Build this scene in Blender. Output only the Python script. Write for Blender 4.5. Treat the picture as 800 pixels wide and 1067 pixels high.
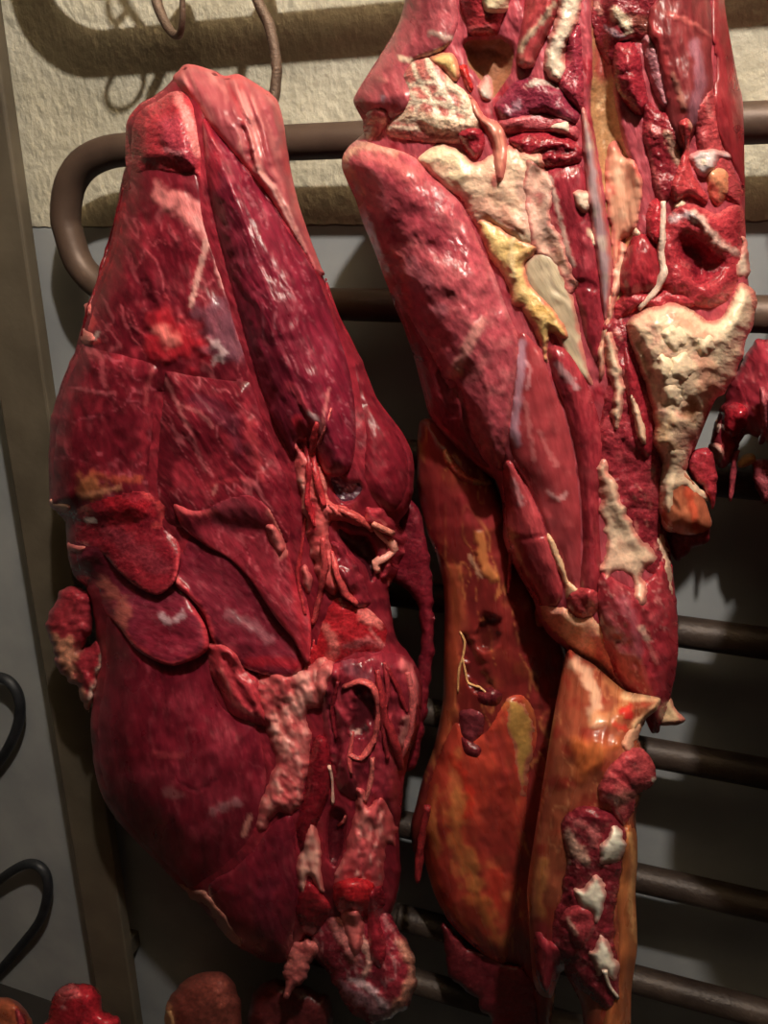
import bpy, math, random
import numpy as np
from math import radians, sin, cos, pi
from mathutils import Vector

for o in list(bpy.data.objects):
    bpy.data.objects.remove(o, do_unlink=True)
scn = bpy.context.scene
COL = scn.collection

# ------------------------------------------------------------------ camera, light, exposure
YAW, PITCH, FPX, CD, CZ = radians(18), radians(19), 805.0, 1.08, 1.75
cd = bpy.data.cameras.new('camera')
cd.sensor_fit = 'VERTICAL'; cd.sensor_height = 36.0; cd.lens = FPX / 1067 * 36.0
cd.clip_start = 0.02
cam = bpy.data.objects.new('camera', cd); COL.objects.link(cam)
cam.location = (0, -CD, CZ)
cam.rotation_euler = (pi / 2 - PITCH, 0, YAW)
scn.camera = cam

world = bpy.data.worlds.new('world'); scn.world = world; world.use_nodes = True
bg = world.node_tree.nodes['Background']
bg.inputs['Color'].default_value = (1.0, 0.85, 0.7, 1); bg.inputs['Strength'].default_value = 0.0012

ld = bpy.data.lights.new('ceiling_bulb_light', 'POINT')
ld.energy = 120; ld.color = (1.0, 0.91, 0.81); ld.shadow_soft_size = 0.03
lamp = bpy.data.objects.new('ceiling_bulb_light', ld); COL.objects.link(lamp)
lamp.location = (0.20, -1.10, 2.97)

scn.view_settings.view_transform = 'Standard'
scn.view_settings.look = 'None'
scn.view_settings.gamma = 1.0
scn.view_settings.use_curve_mapping = False
scn.view_settings.exposure = 0.0

# ------------------------------------------------------------------ helpers
FW = np.array([-sin(YAW) * cos(PITCH), cos(YAW) * cos(PITCH), -sin(PITCH)])
RT = np.array([cos(YAW), sin(YAW), 0.0])
UP = np.cross(RT, FW)
CAM = np.array([0, -CD, CZ])

def at(px, py, d):
    """point of the photographed place that lies d metres in front of the back wall"""
    px = np.asarray(px, float); py = np.asarray(py, float); d = np.asarray(d, float)
    r = FW + ((px - 400) / FPX)[..., None] * RT + ((533.5 - py) / FPX)[..., None] * UP
    t = (-d + CD) / r[..., 1]
    return CAM + r * t[..., None]

def lin(c):
    c = np.asarray(c, float) / 255.0
    return np.where(c <= 0.04045, c / 12.92, ((c + 0.055) / 1.055) ** 2.4)

_rng = np.random.RandomState(7)
_LAT = _rng.rand(16, 256, 256).astype(np.float32)

def vnoise(x, y, seed=0):
    L = _LAT[seed % 16]
    xi = np.floor(x).astype(int); yi = np.floor(y).astype(int)
    fx = x - xi; fy = y - yi
    fx = fx * fx * (3 - 2 * fx); fy = fy * fy * (3 - 2 * fy)
    o = (seed * 37) % 251
    a = L[(yi + o) & 255, (xi + o) & 255]; b = L[(yi + o) & 255, (xi + o + 1) & 255]
    c = L[(yi + o + 1) & 255, (xi + o) & 255]; e = L[(yi + o + 1) & 255, (xi + o + 1) & 255]
    return ((a * (1 - fx) + b * fx) * (1 - fy) + (c * (1 - fx) + e * fx) * fy) * 2 - 1

def fbm(x, y, seed=0, oct=3):
    s = 0; a = 1.0; tot = 0
    for i in range(oct):
        s = s + a * vnoise(x * (2 ** i) + 13.7 * i, y * (2 ** i) + 5.1 * i, seed + i)
        tot += a; a *= 0.5
    return s / tot

def smooth_poly(pts, step=3.0, closed=True):
    p = np.array(pts, float); n = len(p); out = []
    rng = range(n) if closed else range(n - 1)
    for i in rng:
        if closed:
            p0, p1, p2, p3 = p[(i - 1) % n], p[i], p[(i + 1) % n], p[(i + 2) % n]
        else:
            p0, p1, p2, p3 = p[max(i - 1, 0)], p[i], p[i + 1], p[min(i + 2, n - 1)]
        k = max(1, int(np.linalg.norm(p2 - p1) / step))
        for j in range(k):
            t = j / k
            cr = 0.5 * (2 * p1 + (p2 - p0) * t + (2 * p0 - 5 * p1 + 4 * p2 - p3) * t ** 2 + (3 * p1 - p0 - 3 * p2 + p3) * t ** 3)
            out.append(cr * 0.75 + (p1 + (p2 - p1) * t) * 0.25)
    if not closed: out.append(p[-1])
    return np.array(out)

def seg_dist(x, y, P, closed):
    """distance to a polyline, nearest point"""
    n = len(P); best = np.full(x.shape, 1e9, np.float32); nx = np.zeros_like(best); ny = np.zeros_like(best)
    x = x.astype(np.float32); y = y.astype(np.float32)
    for i in range(n if closed else n - 1):
        a = P[i]; b = P[(i + 1) % n]; dx, dy = b - a; l2 = dx * dx + dy * dy + 1e-9
        t = np.clip(((x - a[0]) * dx + (y - a[1]) * dy) / l2, 0, 1)
        qx = a[0] + t * dx; qy = a[1] + t * dy
        d = (x - qx) ** 2 + (y - qy) ** 2
        m = d < best
        best = np.where(m, d, best); nx = np.where(m, qx, nx); ny = np.where(m, qy, ny)
    return np.sqrt(best), nx, ny

def inside(x, y, P):
    r = np.zeros(x.shape, bool); n = len(P); j = n - 1
    for i in range(n):
        xi, yi = P[i]; xj, yj = P[j]
        if yi != yj:
            r ^= ((yi > y) != (yj > y)) & (x < (xj - xi) * (y - yi) / (yj - yi) + xi)
        j = i
    return r

def sstep(a, b, v):
    t = np.clip((v - a) / (b - a + 1e-9), 0, 1); return t * t * (3 - 2 * t)

def new_mesh(name, V, Fq, mat, parent=None, origin=None, smooth=True):
    me = bpy.data.meshes.new(name)
    V = np.asarray(V, float)
    if origin is not None: V = V - np.asarray(origin)
    me.from_pydata(V.tolist(), [], [list(map(int, f)) for f in Fq] if not isinstance(Fq, list) else Fq)
    if smooth: me.polygons.foreach_set('use_smooth', [True] * len(me.polygons))
    me.update()
    if mat: me.materials.append(mat)
    o = bpy.data.objects.new(name, me); COL.objects.link(o)
    if parent: o.parent = parent
    elif origin is not None: o.location = origin
    return o

def tag(o, label, cat, group=None):
    o['label'] = label; o['category'] = cat
    if group: o['group'] = group
    return o

def empty(name, loc, label, cat, group=None):
    o = bpy.data.objects.new(name, None); COL.objects.link(o); o.location = tuple(loc)
    o.empty_display_size = 0.05
    return tag(o, label, cat, group)

# ------------------------------------------------------------------ materials
def mk(name):
    m = bpy.data.materials.new(name); m.use_nodes = True
    nt = m.node_tree; b = nt.nodes['Principled BSDF']
    return m, nt, b

def node(nt, typ, **kw):
    n = nt.nodes.new(typ)
    for k, v in kw.items(): setattr(n, k, v)
    return n

def flesh(name, var=0.25, fine=0.5, coarse=0.5, sss=0.06, coat=0.07, fib=True, rmul=1.0):
    m, nt, b = mk(name); L = nt.links.new
    at_ = node(nt, 'ShaderNodeAttribute', attribute_name='Col')
    fb = node(nt, 'ShaderNodeAttribute', attribute_name='Fib')
    n1 = node(nt, 'ShaderNodeTexNoise'); n1.inputs['Scale'].default_value = 1.0; n1.inputs['Detail'].default_value = 4
    L(fb.outputs['Vector'], n1.inputs['Vector'])
    n2 = node(nt, 'ShaderNodeTexNoise'); n2.inputs['Scale'].default_value = 0.3; n2.inputs['Detail'].default_value = 3
    L(fb.outputs['Vector'], n2.inputs['Vector'])
    mr = node(nt, 'ShaderNodeMapRange'); mr.inputs['From Min'].default_value = 0.3; mr.inputs['From Max'].default_value = 0.7
    mr.inputs['To Min'].default_value = 1 - var; mr.inputs['To Max'].default_value = 1 + var
    L(n1.outputs['Fac'], mr.inputs['Value'])
    mx = node(nt, 'ShaderNodeVectorMath', operation='SCALE'); L(at_.outputs['Color'], mx.inputs[0]); L(mr.outputs['Result'], mx.inputs['Scale'])
    L(mx.outputs['Vector'], b.inputs['Base Color'])
    rr = node(nt, 'ShaderNodeMath', operation='MULTIPLY_ADD'); L(n2.outputs['Fac'], rr.inputs[0]); rr.inputs[1].default_value = 0.25
    al = node(nt, 'ShaderNodeMath', operation='MULTIPLY_ADD'); L(at_.outputs['Alpha'], al.inputs[0]); al.inputs[1].default_value = rmul; al.inputs[2].default_value = -0.12
    L(al.outputs[0], rr.inputs[2]); L(rr.outputs[0], b.inputs['Roughness'])
    bp = node(nt, 'ShaderNodeBump'); bp.inputs['Strength'].default_value = fine; bp.inputs['Distance'].default_value = 0.0012
    L(n1.outputs['Fac'], bp.inputs['Height'])
    bp2 = node(nt, 'ShaderNodeBump'); bp2.inputs['Strength'].default_value = coarse; bp2.inputs['Distance'].default_value = 0.004
    L(n2.outputs['Fac'], bp2.inputs['Height']); L(bp2.outputs['Normal'], bp.inputs['Normal'])
    L(bp.outputs['Normal'], b.inputs['Normal'])
    b.inputs['Subsurface Weight'].default_value = sss
    b.inputs['Subsurface Radius'].default_value = (1.0, 0.25, 0.15)
    b.inputs['Subsurface Scale'].default_value = 0.006
    b.inputs['Specular IOR Level'].default_value = 0.38
    b.inputs['Coat Weight'].default_value = coat
    b.inputs['Coat Roughness'].default_value = 0.25
    L(bp2.outputs['Normal'], b.inputs['Coat Normal'])
    return m

MEAT = flesh('wet_meat', 0.34, 0.9, 0.6)
FAT = flesh('fat', 0.12, 0.6, 0.5, sss=0.07, coat=0.15)
MEMBRANE = flesh('membrane', 0.22, 0.4, 0.4, sss=0.12, coat=0.3)

def steel(name, c1, c2, scale=25, rough=0.55, metal=0.35, bump=0.4, dirt=None):
    m, nt, b = mk(name); L = nt.links.new
    tc = node(nt, 'ShaderNodeTexCoord')
    n = node(nt, 'ShaderNodeTexNoise'); n.inputs['Scale'].default_value = scale; n.inputs['Detail'].default_value = 6
    L(tc.outputs['Object'], n.inputs['Vector'])
    cr = node(nt, 'ShaderNodeValToRGB'); e = cr.color_ramp.elements
    e[0].position = 0.3; e[1].position = 0.72
    e[0].color = (*lin(c1), 1); e[1].color = (*lin(c2), 1)
    if dirt is not None:
        k = cr.color_ramp.elements.new(0.79); k.color = (*lin(dirt), 1)
    L(n.outputs['Fac'], cr.inputs['Fac']); L(cr.outputs['Color'], b.inputs['Base Color'])
    n2 = node(nt, 'ShaderNodeTexNoise'); n2.inputs['Scale'].default_value = scale * 8; n2.inputs['Detail'].default_value = 4
    L(tc.outputs['Object'], n2.inputs['Vector'])
    bp = node(nt, 'ShaderNodeBump'); bp.inputs['Strength'].default_value = bump; bp.inputs['Distance'].default_value = 0.002
    L(n2.outputs['Fac'], bp.inputs['Height']); L(bp.outputs['Normal'], b.inputs['Normal'])
    b.inputs['Roughness'].default_value = rough; b.inputs['Metallic'].default_value = metal
    return m

RAIL = steel('brown_tube_steel', (78, 61, 52), (102, 82, 70), 14, 0.5, 0.25, 0.25)
RAILD = steel('dirty_shaded_tube_steel', (44, 33, 28), (74, 61, 53), 22, 0.5, 0.25, 0.5, dirt=(170, 160, 150))  # mottled dirt is its own; base colour darkened to deepen the lower rails' shade
POST = steel('olive_painted_steel', (82, 74, 62), (112, 102, 86), 9, 0.6, 0.15, 0.35, dirt=(128, 92, 66))
HOOK = steel('rusty_hook_steel', (92, 74, 62), (128, 106, 90), 40, 0.55, 0.3, 0.8)
DARKSTEEL = steel('dark_loop_steel', (34, 36, 40), (56, 58, 62), 30, 0.5, 0.3, 0.4)

def wall_material():
    m, nt, b = mk('plaster_over_grey_paint'); L = nt.links.new
    tc = node(nt, 'ShaderNodeTexCoord')
    sp = node(nt, 'ShaderNodeSeparateXYZ'); L(tc.outputs['Object'], sp.inputs[0])
    nz = node(nt, 'ShaderNodeTexNoise'); nz.inputs['Scale'].default_value = 60; nz.inputs['Detail'].default_value = 3
    L(tc.outputs['Object'], nz.inputs['Vector'])
    ad = node(nt, 'ShaderNodeMath', operation='MULTIPLY_ADD'); L(nz.outputs['Fac'], ad.inputs[0]); ad.inputs[1].default_value = 0.006; L(sp.outputs['Z'], ad.inputs[2])
    edge = node(nt, 'ShaderNodeMapRange'); zb = float(at(340, 234.5, 0)[2]) + 0.003
    edge.inputs['From Min'].default_value = zb - 0.001; edge.inputs['From Max'].default_value = zb + 0.001
    L(ad.outputs[0], edge.inputs['Value'])
    # plaster colour
    n1 = node(nt, 'ShaderNodeTexNoise'); n1.inputs['Scale'].default_value = 10; n1.inputs['Detail'].default_value = 6
    L(tc.outputs['Object'], n1.inputs['Vector'])
    c1 = node(nt, 'ShaderNodeValToRGB'); e = c1.color_ramp.elements
    e[0].position = 0.3; e[0].color = (*lin((178, 172, 152)), 1); e[1].position = 0.7; e[1].color = (*lin((204, 198, 178)), 1)
    L(n1.outputs['Fac'], c1.inputs['Fac'])
    n2 = node(nt, 'ShaderNodeTexNoise'); n2.inputs['Scale'].default_value = 7; n2.inputs['Detail'].default_value = 5
    L(tc.outputs['Object'], n2.inputs['Vector'])
    c2 = node(nt, 'ShaderNodeValToRGB'); e = c2.color_ramp.elements
    e[0].position = 0.3; e[0].color = (*lin((140, 143, 145)), 1); e[1].position = 0.7; e[1].color = (*lin((162, 164, 164)), 1)
    L(n2.outputs['Fac'], c2.inputs['Fac'])
    mix = node(nt, 'ShaderNodeMix', data_type='RGBA'); L(edge.outputs['Result'], mix.inputs['Factor'])
    L(c2.outputs['Color'], mix.inputs['A']); L(c1.outputs['Color'], mix.inputs['B'])
    L(mix.outputs['Result'], b.inputs['Base Color'])
    # relief: pebbly plaster above, nearly smooth paint below
    n3 = node(nt, 'ShaderNodeTexNoise'); n3.inputs['Scale'].default_value = 75; n3.inputs['Detail'].default_value = 4; n3.inputs['Roughness'].default_value = 0.5
    mp = node(nt, 'ShaderNodeMapping'); mp.inputs['Scale'].default_value = (1, 1, 0.75); L(tc.outputs['Object'], mp.inputs['Vector']); L(mp.outputs['Vector'], n3.inputs['Vector'])
    n4 = node(nt, 'ShaderNodeTexNoise'); n4.inputs['Scale'].default_value = 18; n4.inputs['Detail'].default_value = 3
    L(tc.outputs['Object'], n4.inputs['Vector'])
    hm = node(nt, 'ShaderNodeMath', operation='MULTIPLY_ADD'); L(n4.outputs['Fac'], hm.inputs[0]); hm.inputs[1].default_value = 0.9; L(n3.outputs['Fac'], hm.inputs[2])
    st = node(nt, 'ShaderNodeMapRange'); L(edge.outputs['Result'], st.inputs['Value']); st.inputs['To Min'].default_value = 0.05; st.inputs['To Max'].default_value = 1.0
    hh = node(nt, 'ShaderNodeMath', operation='MULTIPLY'); L(hm.outputs[0], hh.inputs[0]); L(st.outputs['Result'], hh.inputs[1])
    ee = node(nt, 'ShaderNodeMath', operation='MULTIPLY_ADD'); L(edge.outputs['Result'], ee.inputs[0]); ee.inputs[1].default_value = 0.4; L(hh.outputs[0], ee.inputs[2])
    bp = node(nt, 'ShaderNodeBump'); bp.inputs['Strength'].default_value = 0.75; bp.inputs['Distance'].default_value = 0.008
    L(ee.outputs[0], bp.inputs['Height']); L(bp.outputs['Normal'], b.inputs['Normal'])
    b.inputs['Roughness'].default_value = 0.75
    b.inputs['Specular IOR Level'].default_value = 0.25
    return m

def plain(name, c, rough=0.85):
    m, nt, b = mk(name); L = nt.links.new
    tc = node(nt, 'ShaderNodeTexCoord'); n = node(nt, 'ShaderNodeTexNoise'); n.inputs['Scale'].default_value = 6; n.inputs['Detail'].default_value = 5
    L(tc.outputs['Object'], n.inputs['Vector'])
    cr = node(nt, 'ShaderNodeValToRGB'); e = cr.color_ramp.elements; c = np.array(c, float)
    e[0].position = 0.3; e[0].color = (*lin(c * 0.88), 1); e[1].position = 0.7; e[1].color = (*lin(np.minimum(c * 1.05, 255)), 1)
    L(n.outputs['Fac'], cr.inputs['Fac']); L(cr.outputs['Color'], b.inputs['Base Color'])
    b.inputs['Roughness'].default_value = rough
    return m

# ------------------------------------------------------------------ the room
def box(name, lo, hi, mat, parent=None, origin=None, bev=0.0):
    x0, y0, z0 = lo; x1, y1, z1 = hi
    V = [(x0, y0, z0), (x1, y0, z0), (x1, y1, z0), (x0, y1, z0), (x0, y0, z1), (x1, y0, z1), (x1, y1, z1), (x0, y1, z1)]
    Fq = [[0, 3, 2, 1], [4, 5, 6, 7], [0, 1, 5, 4], [1, 2, 6, 5], [2, 3, 7, 6], [3, 0, 4, 7]]
    o = new_mesh(name, V, Fq, mat, parent, origin, smooth=False)
    if bev:
        md = o.modifiers.new('bevel', 'BEVEL'); md.width = bev; md.segments = 2
    return o

WALLM = wall_material(); PL = plain('dim_plaster', (36, 31, 28)); PLC = plain('ceiling_plaster', (190, 172, 138)); CONC = plain('concrete', (34, 31, 29))
for nm, lo, hi, m in (('wall_back', (-2.6, 0, 0), (2.2, 0.12, 3.2), WALLM),
                      ('wall_left', (-2.72, -2.6, 0), (-2.6, 0.12, 3.2), PL),
                      ('wall_right', (2.2, -2.6, 0), (2.32, 0.12, 3.2), PL),
                      ('wall_front', (-2.72, -2.72, 0), (2.32, -2.6, 3.2), PL),
                      ('floor', (-2.72, -2.72, -0.1), (2.32, 0.12, 0), CONC),
                      ('ceiling', (-2.72, -2.72, 3.2), (2.32, 0.12, 3.3), PLC)):
    o = box(nm, lo, hi, m); o['kind'] = 'structure'

# ------------------------------------------------------------------ tubes and rods
def tube(name, pts, rad, mat, parent=None, origin=None, n=14, seed=0, rough=0.0, flat=(1, 1), step=0.006, sm=True):
    pts = np.array(pts, float)
    if sm:
        out = []
        for i in range(len(pts) - 1):
            p0, p1, p2, p3 = pts[max(i - 1, 0)], pts[i], pts[i + 1], pts[min(i + 2, len(pts) - 1)]
            k = max(2, int(np.linalg.norm(p2 - p1) / step))
            for j in range(k):
                t = j / k
                out.append(0.5 * (2 * p1 + (p2 - p0) * t + (2 * p0 - 5 * p1 + 4 * p2 - p3) * t ** 2 + (3 * p1 - p0 - 3 * p2 + p3) * t ** 3))
        out.append(pts[-1]); pts = np.array(out)
    m = len(pts); T = np.gradient(pts, axis=0); T /= np.linalg.norm(T, axis=1)[:, None] + 1e-12
    rad = np.broadcast_to(np.interp(np.linspace(0, 1, m), np.linspace(0, 1, len(np.atleast_1d(rad))), np.atleast_1d(rad)), (m,))
    ref = np.array([0.0, 1.0, 0.0]); N = np.cross(T, ref)
    bad = np.linalg.norm(N, axis=1) < 0.2
    N[bad] = np.cross(T[bad], [0, 0, 1.0]); N /= np.linalg.norm(N, axis=1)[:, None]
    for i in range(1, m):
        if N[i] @ N[i - 1] < 0: N[i] *= -1
    B = np.cross(T, N); rs = np.random.RandomState(seed); V = []
    for i in range(m):
        a = np.arange(n) / n * 2 * pi
        r = rad[i] * (1 + rough * (vnoise(a * 1.3 + i * 0.01, np.full(n, i * 0.6), seed)))
        V.append(pts[i] + (np.cos(a) * r * flat[0])[:, None] * N[i] + (np.sin(a) * r * flat[1])[:, None] * B[i])
    V = np.concatenate(V); Fq = []
    for i in range(m - 1):
        for j in range(n):
            Fq.append([i * n + j, i * n + (j + 1) % n, (i + 1) * n + (j + 1) % n, (i + 1) * n + j])
    Fq.append(list(range(n - 1, -1, -1))); Fq.append([(m - 1) * n + j for j in range(n)])
    return new_mesh(name, V, Fq, mat, parent, origin)

RD = 0.075          # the rack's tubes run this far in front of the wall
rack0 = at(26, 216, RD)
rk = (float(rack0[0]) - 0.03, -RD, 0.0)
rack = empty('hanging_rack', rk, 'tall brown tubular steel wall rack with looped rails behind the meat', 'rack')
pr = at(26, 216, RD)            # right edge of the post
box('post', (pr[0] - 0.095, -RD - 0.012, 0), (pr[0], -RD + 0.012, 2.72), POST, rack, rk, 0.004)['label'] = 'flat olive grey upright bar'
XR = 1.45
def loop_rail(zt, zb, xl, r=0.0215, mat=RAIL, dz=0.0):
    """one bent tube: top leg, half round bend at the left, bottom leg"""
    p = []; rr = (zt - zb) / 2
    p.append((XR, -RD, zt + dz)); p.append((0.2, -RD, zt + dz * 0.3)); p.append((-0.3, -RD, zt))
    rc = 0.075
    for x, z in ((xl + 0.3, zt), (xl + 0.2, zt), (xl + rc * 1.6, zt - 0.000), (xl + rc * 1.05, zt - 0.004), (xl + rc * 0.55, zt - 0.018), (xl + rc * 0.2, zt - 0.045), (xl + rc * 0.02, zt - 0.085), (xl + rc * 0.04, (zt + zb) / 2 - 0.005),
                 (xl + rc * 0.2, zb + 0.05), (xl + rc * 0.6, zb + 0.02), (xl + rc * 1.15, zb + 0.002), (xl + rc * 1.8, zb), (xl + 0.22, zb), (xl + 0.32, zb)):
        p.append((x, -RD, z))
    p += [(-0.3, -RD, zb), (0.2, -RD, zb), (XR, -RD, zb)]
    return tube('rail', p, r, mat, rack, rk, 16, step=0.012)
xl = float(at(66, 215, RD)[0])
z1 = float(at(340, 147, RD)[2]); z2 = float(at(390, 318, RD)[2])
zs = [z1, z2]
loop_rail(2.26, 2.077, xl - 0.005)
loop_rail(z1, z2, xl)
loop_rail(1.475, float(at(730, 661, RD)[2]), xl + 0.01, mat=RAILD)
loop_rail(1.065, float(at(680, 918, RD)[2]), xl + 0.2, mat=RAILD)
loop_rail(float(at(690, 1028, RD)[2]), 0.50, xl + 0.22, mat=RAILD)
box('post', (XR, -RD - 0.012, 0), (XR + 0.095, -RD + 0.012, 2.72), POST, rack, rk, 0.004)
for zz in (0.3, 2.5):
    for xx in (pr[0] - 0.05, XR + 0.045):
        box('wall_bracket', (xx - 0.015, -RD, zz - 0.02), (xx + 0.015, 0.0, zz + 0.02), POST, rack, rk)

# hooks -----------------------------------------------------------------------
def P(*a): return [at(x, y, d) for x, y, d in a]
zu = 2.077
def rail_top(x): return [(x, -RD + 0.03, zu + 0.0), (x, -RD, zu + 0.03), (x, -RD - 0.032, zu + 0.008)]
a = at(268, 0, 0.125)
hk = [(a[0] - 0.01, -RD + 0.032, zu - 0.01), (a[0] - 0.01, -RD + 0.02, zu + 0.024), (a[0] - 0.012, -RD - 0.012, zu + 0.029), (a[0] - 0.013, -RD - 0.036, zu + 0.002)] + P((262, -30, 0.122), (268, 0, 0.124), (280, 25, 0.126), (287, 55, 0.127), (288, 80, 0.127), (284, 105, 0.130), (272, 135, 0.150), (262, 150, 0.185), (258, 148, 0.21))
o = tube('meat_hook', hk, [0.0062, 0.0065, 0.0066, 0.0066, 0.005], HOOK, None, at(268, 0, 0.125), 12, 3, 0.12)
tag(o, 'rough rusty rod hook the left shoulder of meat hangs from', 'hook')
a = at(165, 0, 0.13)
hk = [(a[0], -RD + 0.032, zu - 0.01), (a[0], -RD + 0.02, zu + 0.024), (a[0], -RD - 0.012, zu + 0.029), (a[0], -RD - 0.036, zu + 0.002)] + P((160, -25, 0.118), (163, 0, 0.125), (170, 20, 0.130), (180, 35, 0.138), (187, 36, 0.15), (190, 22, 0.162), (190, 0, 0.168), (187, -22, 0.17))
o = tube('meat_hook', hk, [0.006, 0.0068, 0.0072, 0.0065, 0.0045, 0.0025], HOOK, None, at(163, 0, 0.125), 12, 5, 0.05)
tag(o, 'empty pointed steel hook hanging at the top edge, left of the rod hook', 'hook')
# ring chain on the upper rail; only its shadow falls into the photograph
lc = np.array(lamp.location)
def toward(px, py, d):
    s = at(px, py, 0.0); k = d / (-lc[1]); return s + (lc - s) * k
ch = toward(125, 45, 0.12)
ce = empty('hook_chain', tuple(ch), 'small steel ring chain on the upper rail left of the hooks', 'chain')
def ring(c, rx, rz, r, tilt):
    a = np.linspace(0, 2 * pi, 25); pts = [c + np.array([cos(t) * rx, sin(tilt) * cos(t) * rx, sin(t) * rz]) for t in a]
    return tube('ring', pts, r, HOOK, ce, tuple(ch), 8, sm=False)
for px, py, rx, rz, dd in ((132, 30, 0.012, 0.017, 0.12), (130, 57, 0.009, 0.018, 0.12), (130, 92, 0.021, 0.023, 0.12), (122, 4, 0.01, 0.02, 0.12)):
    ring(toward(px, py, dd), rx, rz, 0.0036, 0.5)
tube('ring', [(toward(118, -16, .12)[0], -RD, zu + 0.025), toward(116, -14, 0.12)], 0.004, HOOK, ce, tuple(ch), 8)

# dark steel loops on the wall at the lower left ------------------------------------------------
def wall_loop(pts, label):
    q = P(*pts); o = tube('steel_loop', q, 0.0105, DARKSTEEL, None, q[0], 12, step=0.004)
    tag(o, label, 'loop')
wall_loop(((-60, 735, 0.012), (-30, 712, 0.03), (0, 706, 0.034), (16, 718, 0.034), (21, 740, 0.034), (14, 768, 0.03), (-6, 800, 0.022), (-40, 830, 0.012)), 'upper of two dark steel loops on the grey wall left of the post')
wall_loop(((-45, 958, 0.012), (-15, 930, 0.026), (12, 908, 0.034), (32, 900, 0.034), (46, 908, 0.034), (50, 928, 0.034), (42, 958, 0.03), (22, 985, 0.024), (-10, 1022, 0.014)), 'lower of two dark steel loops on the grey wall left of the post')

# ------------------------------------------------------------------ flesh builder
def s(pts, w, col, a=1.0, h=0.0, br=0.0, fill=False, r=None, soft=None):
    return dict(pts=pts, w=w, col=col, a=a, h=h, br=br, fill=fill, r=r, soft=soft)

def stroke_mask(st, x, y, seed):
    P_ = np.array(st['pts'], float)
    if len(P_) > 2: P_ = smooth_poly(P_, 4.0, st['fill'])
    w = st['w'] * (1.25 if st['w'] < 4 else 1); st = dict(st, br=max(st['br'], 0.55 if st['w'] < 6 else 0.35)); lo = P_.min(0) - 2.5 * w - 4; hi = P_.max(0) + 2.5 * w + 4
    k = (x > lo[0]) & (x < hi[0]) & (y > lo[1]) & (y < hi[1])
    m = np.zeros(x.shape, np.float32)
    if not k.any(): return m
    xs, ys = x[k], y[k]
    d, _, _ = seg_dist(xs, ys, P_, st['fill'])
    n = fbm(xs / max(3.0, w * 0.9), ys / max(3.0, w * 0.9), seed, 3) if st['br'] else 0
    if st['fill']:
        sd = np.where(inside(xs, ys, P_), d, -d) + st['br'] * w * n * 1.6
        m[k] = sstep(-w * 0.5, w * 0.5, sd)
    else:
        dd = d + st['br'] * w * n * 1.2
        m[k] = 1 - sstep(w * 0.25, w, dd)
    return m

def attrs(me, col4, fib):
    a = me.attributes.new('Col', 'FLOAT_COLOR', 'POINT'); a.data.foreach_set('color', np.ascontiguousarray(col4, np.float32).ravel())
    f = me.attributes.new('Fib', 'FLOAT_VECTOR', 'POINT'); f.data.foreach_set('vector', np.ascontiguousarray(fib, np.float32).ravel())

def worley(x, y, sc, seed):
    gx = x / sc; gy = y / sc; ix = np.floor(gx).astype(int); iy = np.floor(gy).astype(int)
    best = np.full(x.shape, 9.0); A = _LAT[seed % 16]; B = _LAT[(seed + 5) % 16]
    for di in (-1, 0, 1):
        for dj in (-1, 0, 1):
            a = (iy + di) & 255; c = (ix + dj) & 255
            best = np.minimum(best, (ix + dj + A[a, c] - gx) ** 2 + (iy + di + B[a, c] - gy) ** 2)
    return np.sqrt(np.clip(1 - best, 0, 1))

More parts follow.
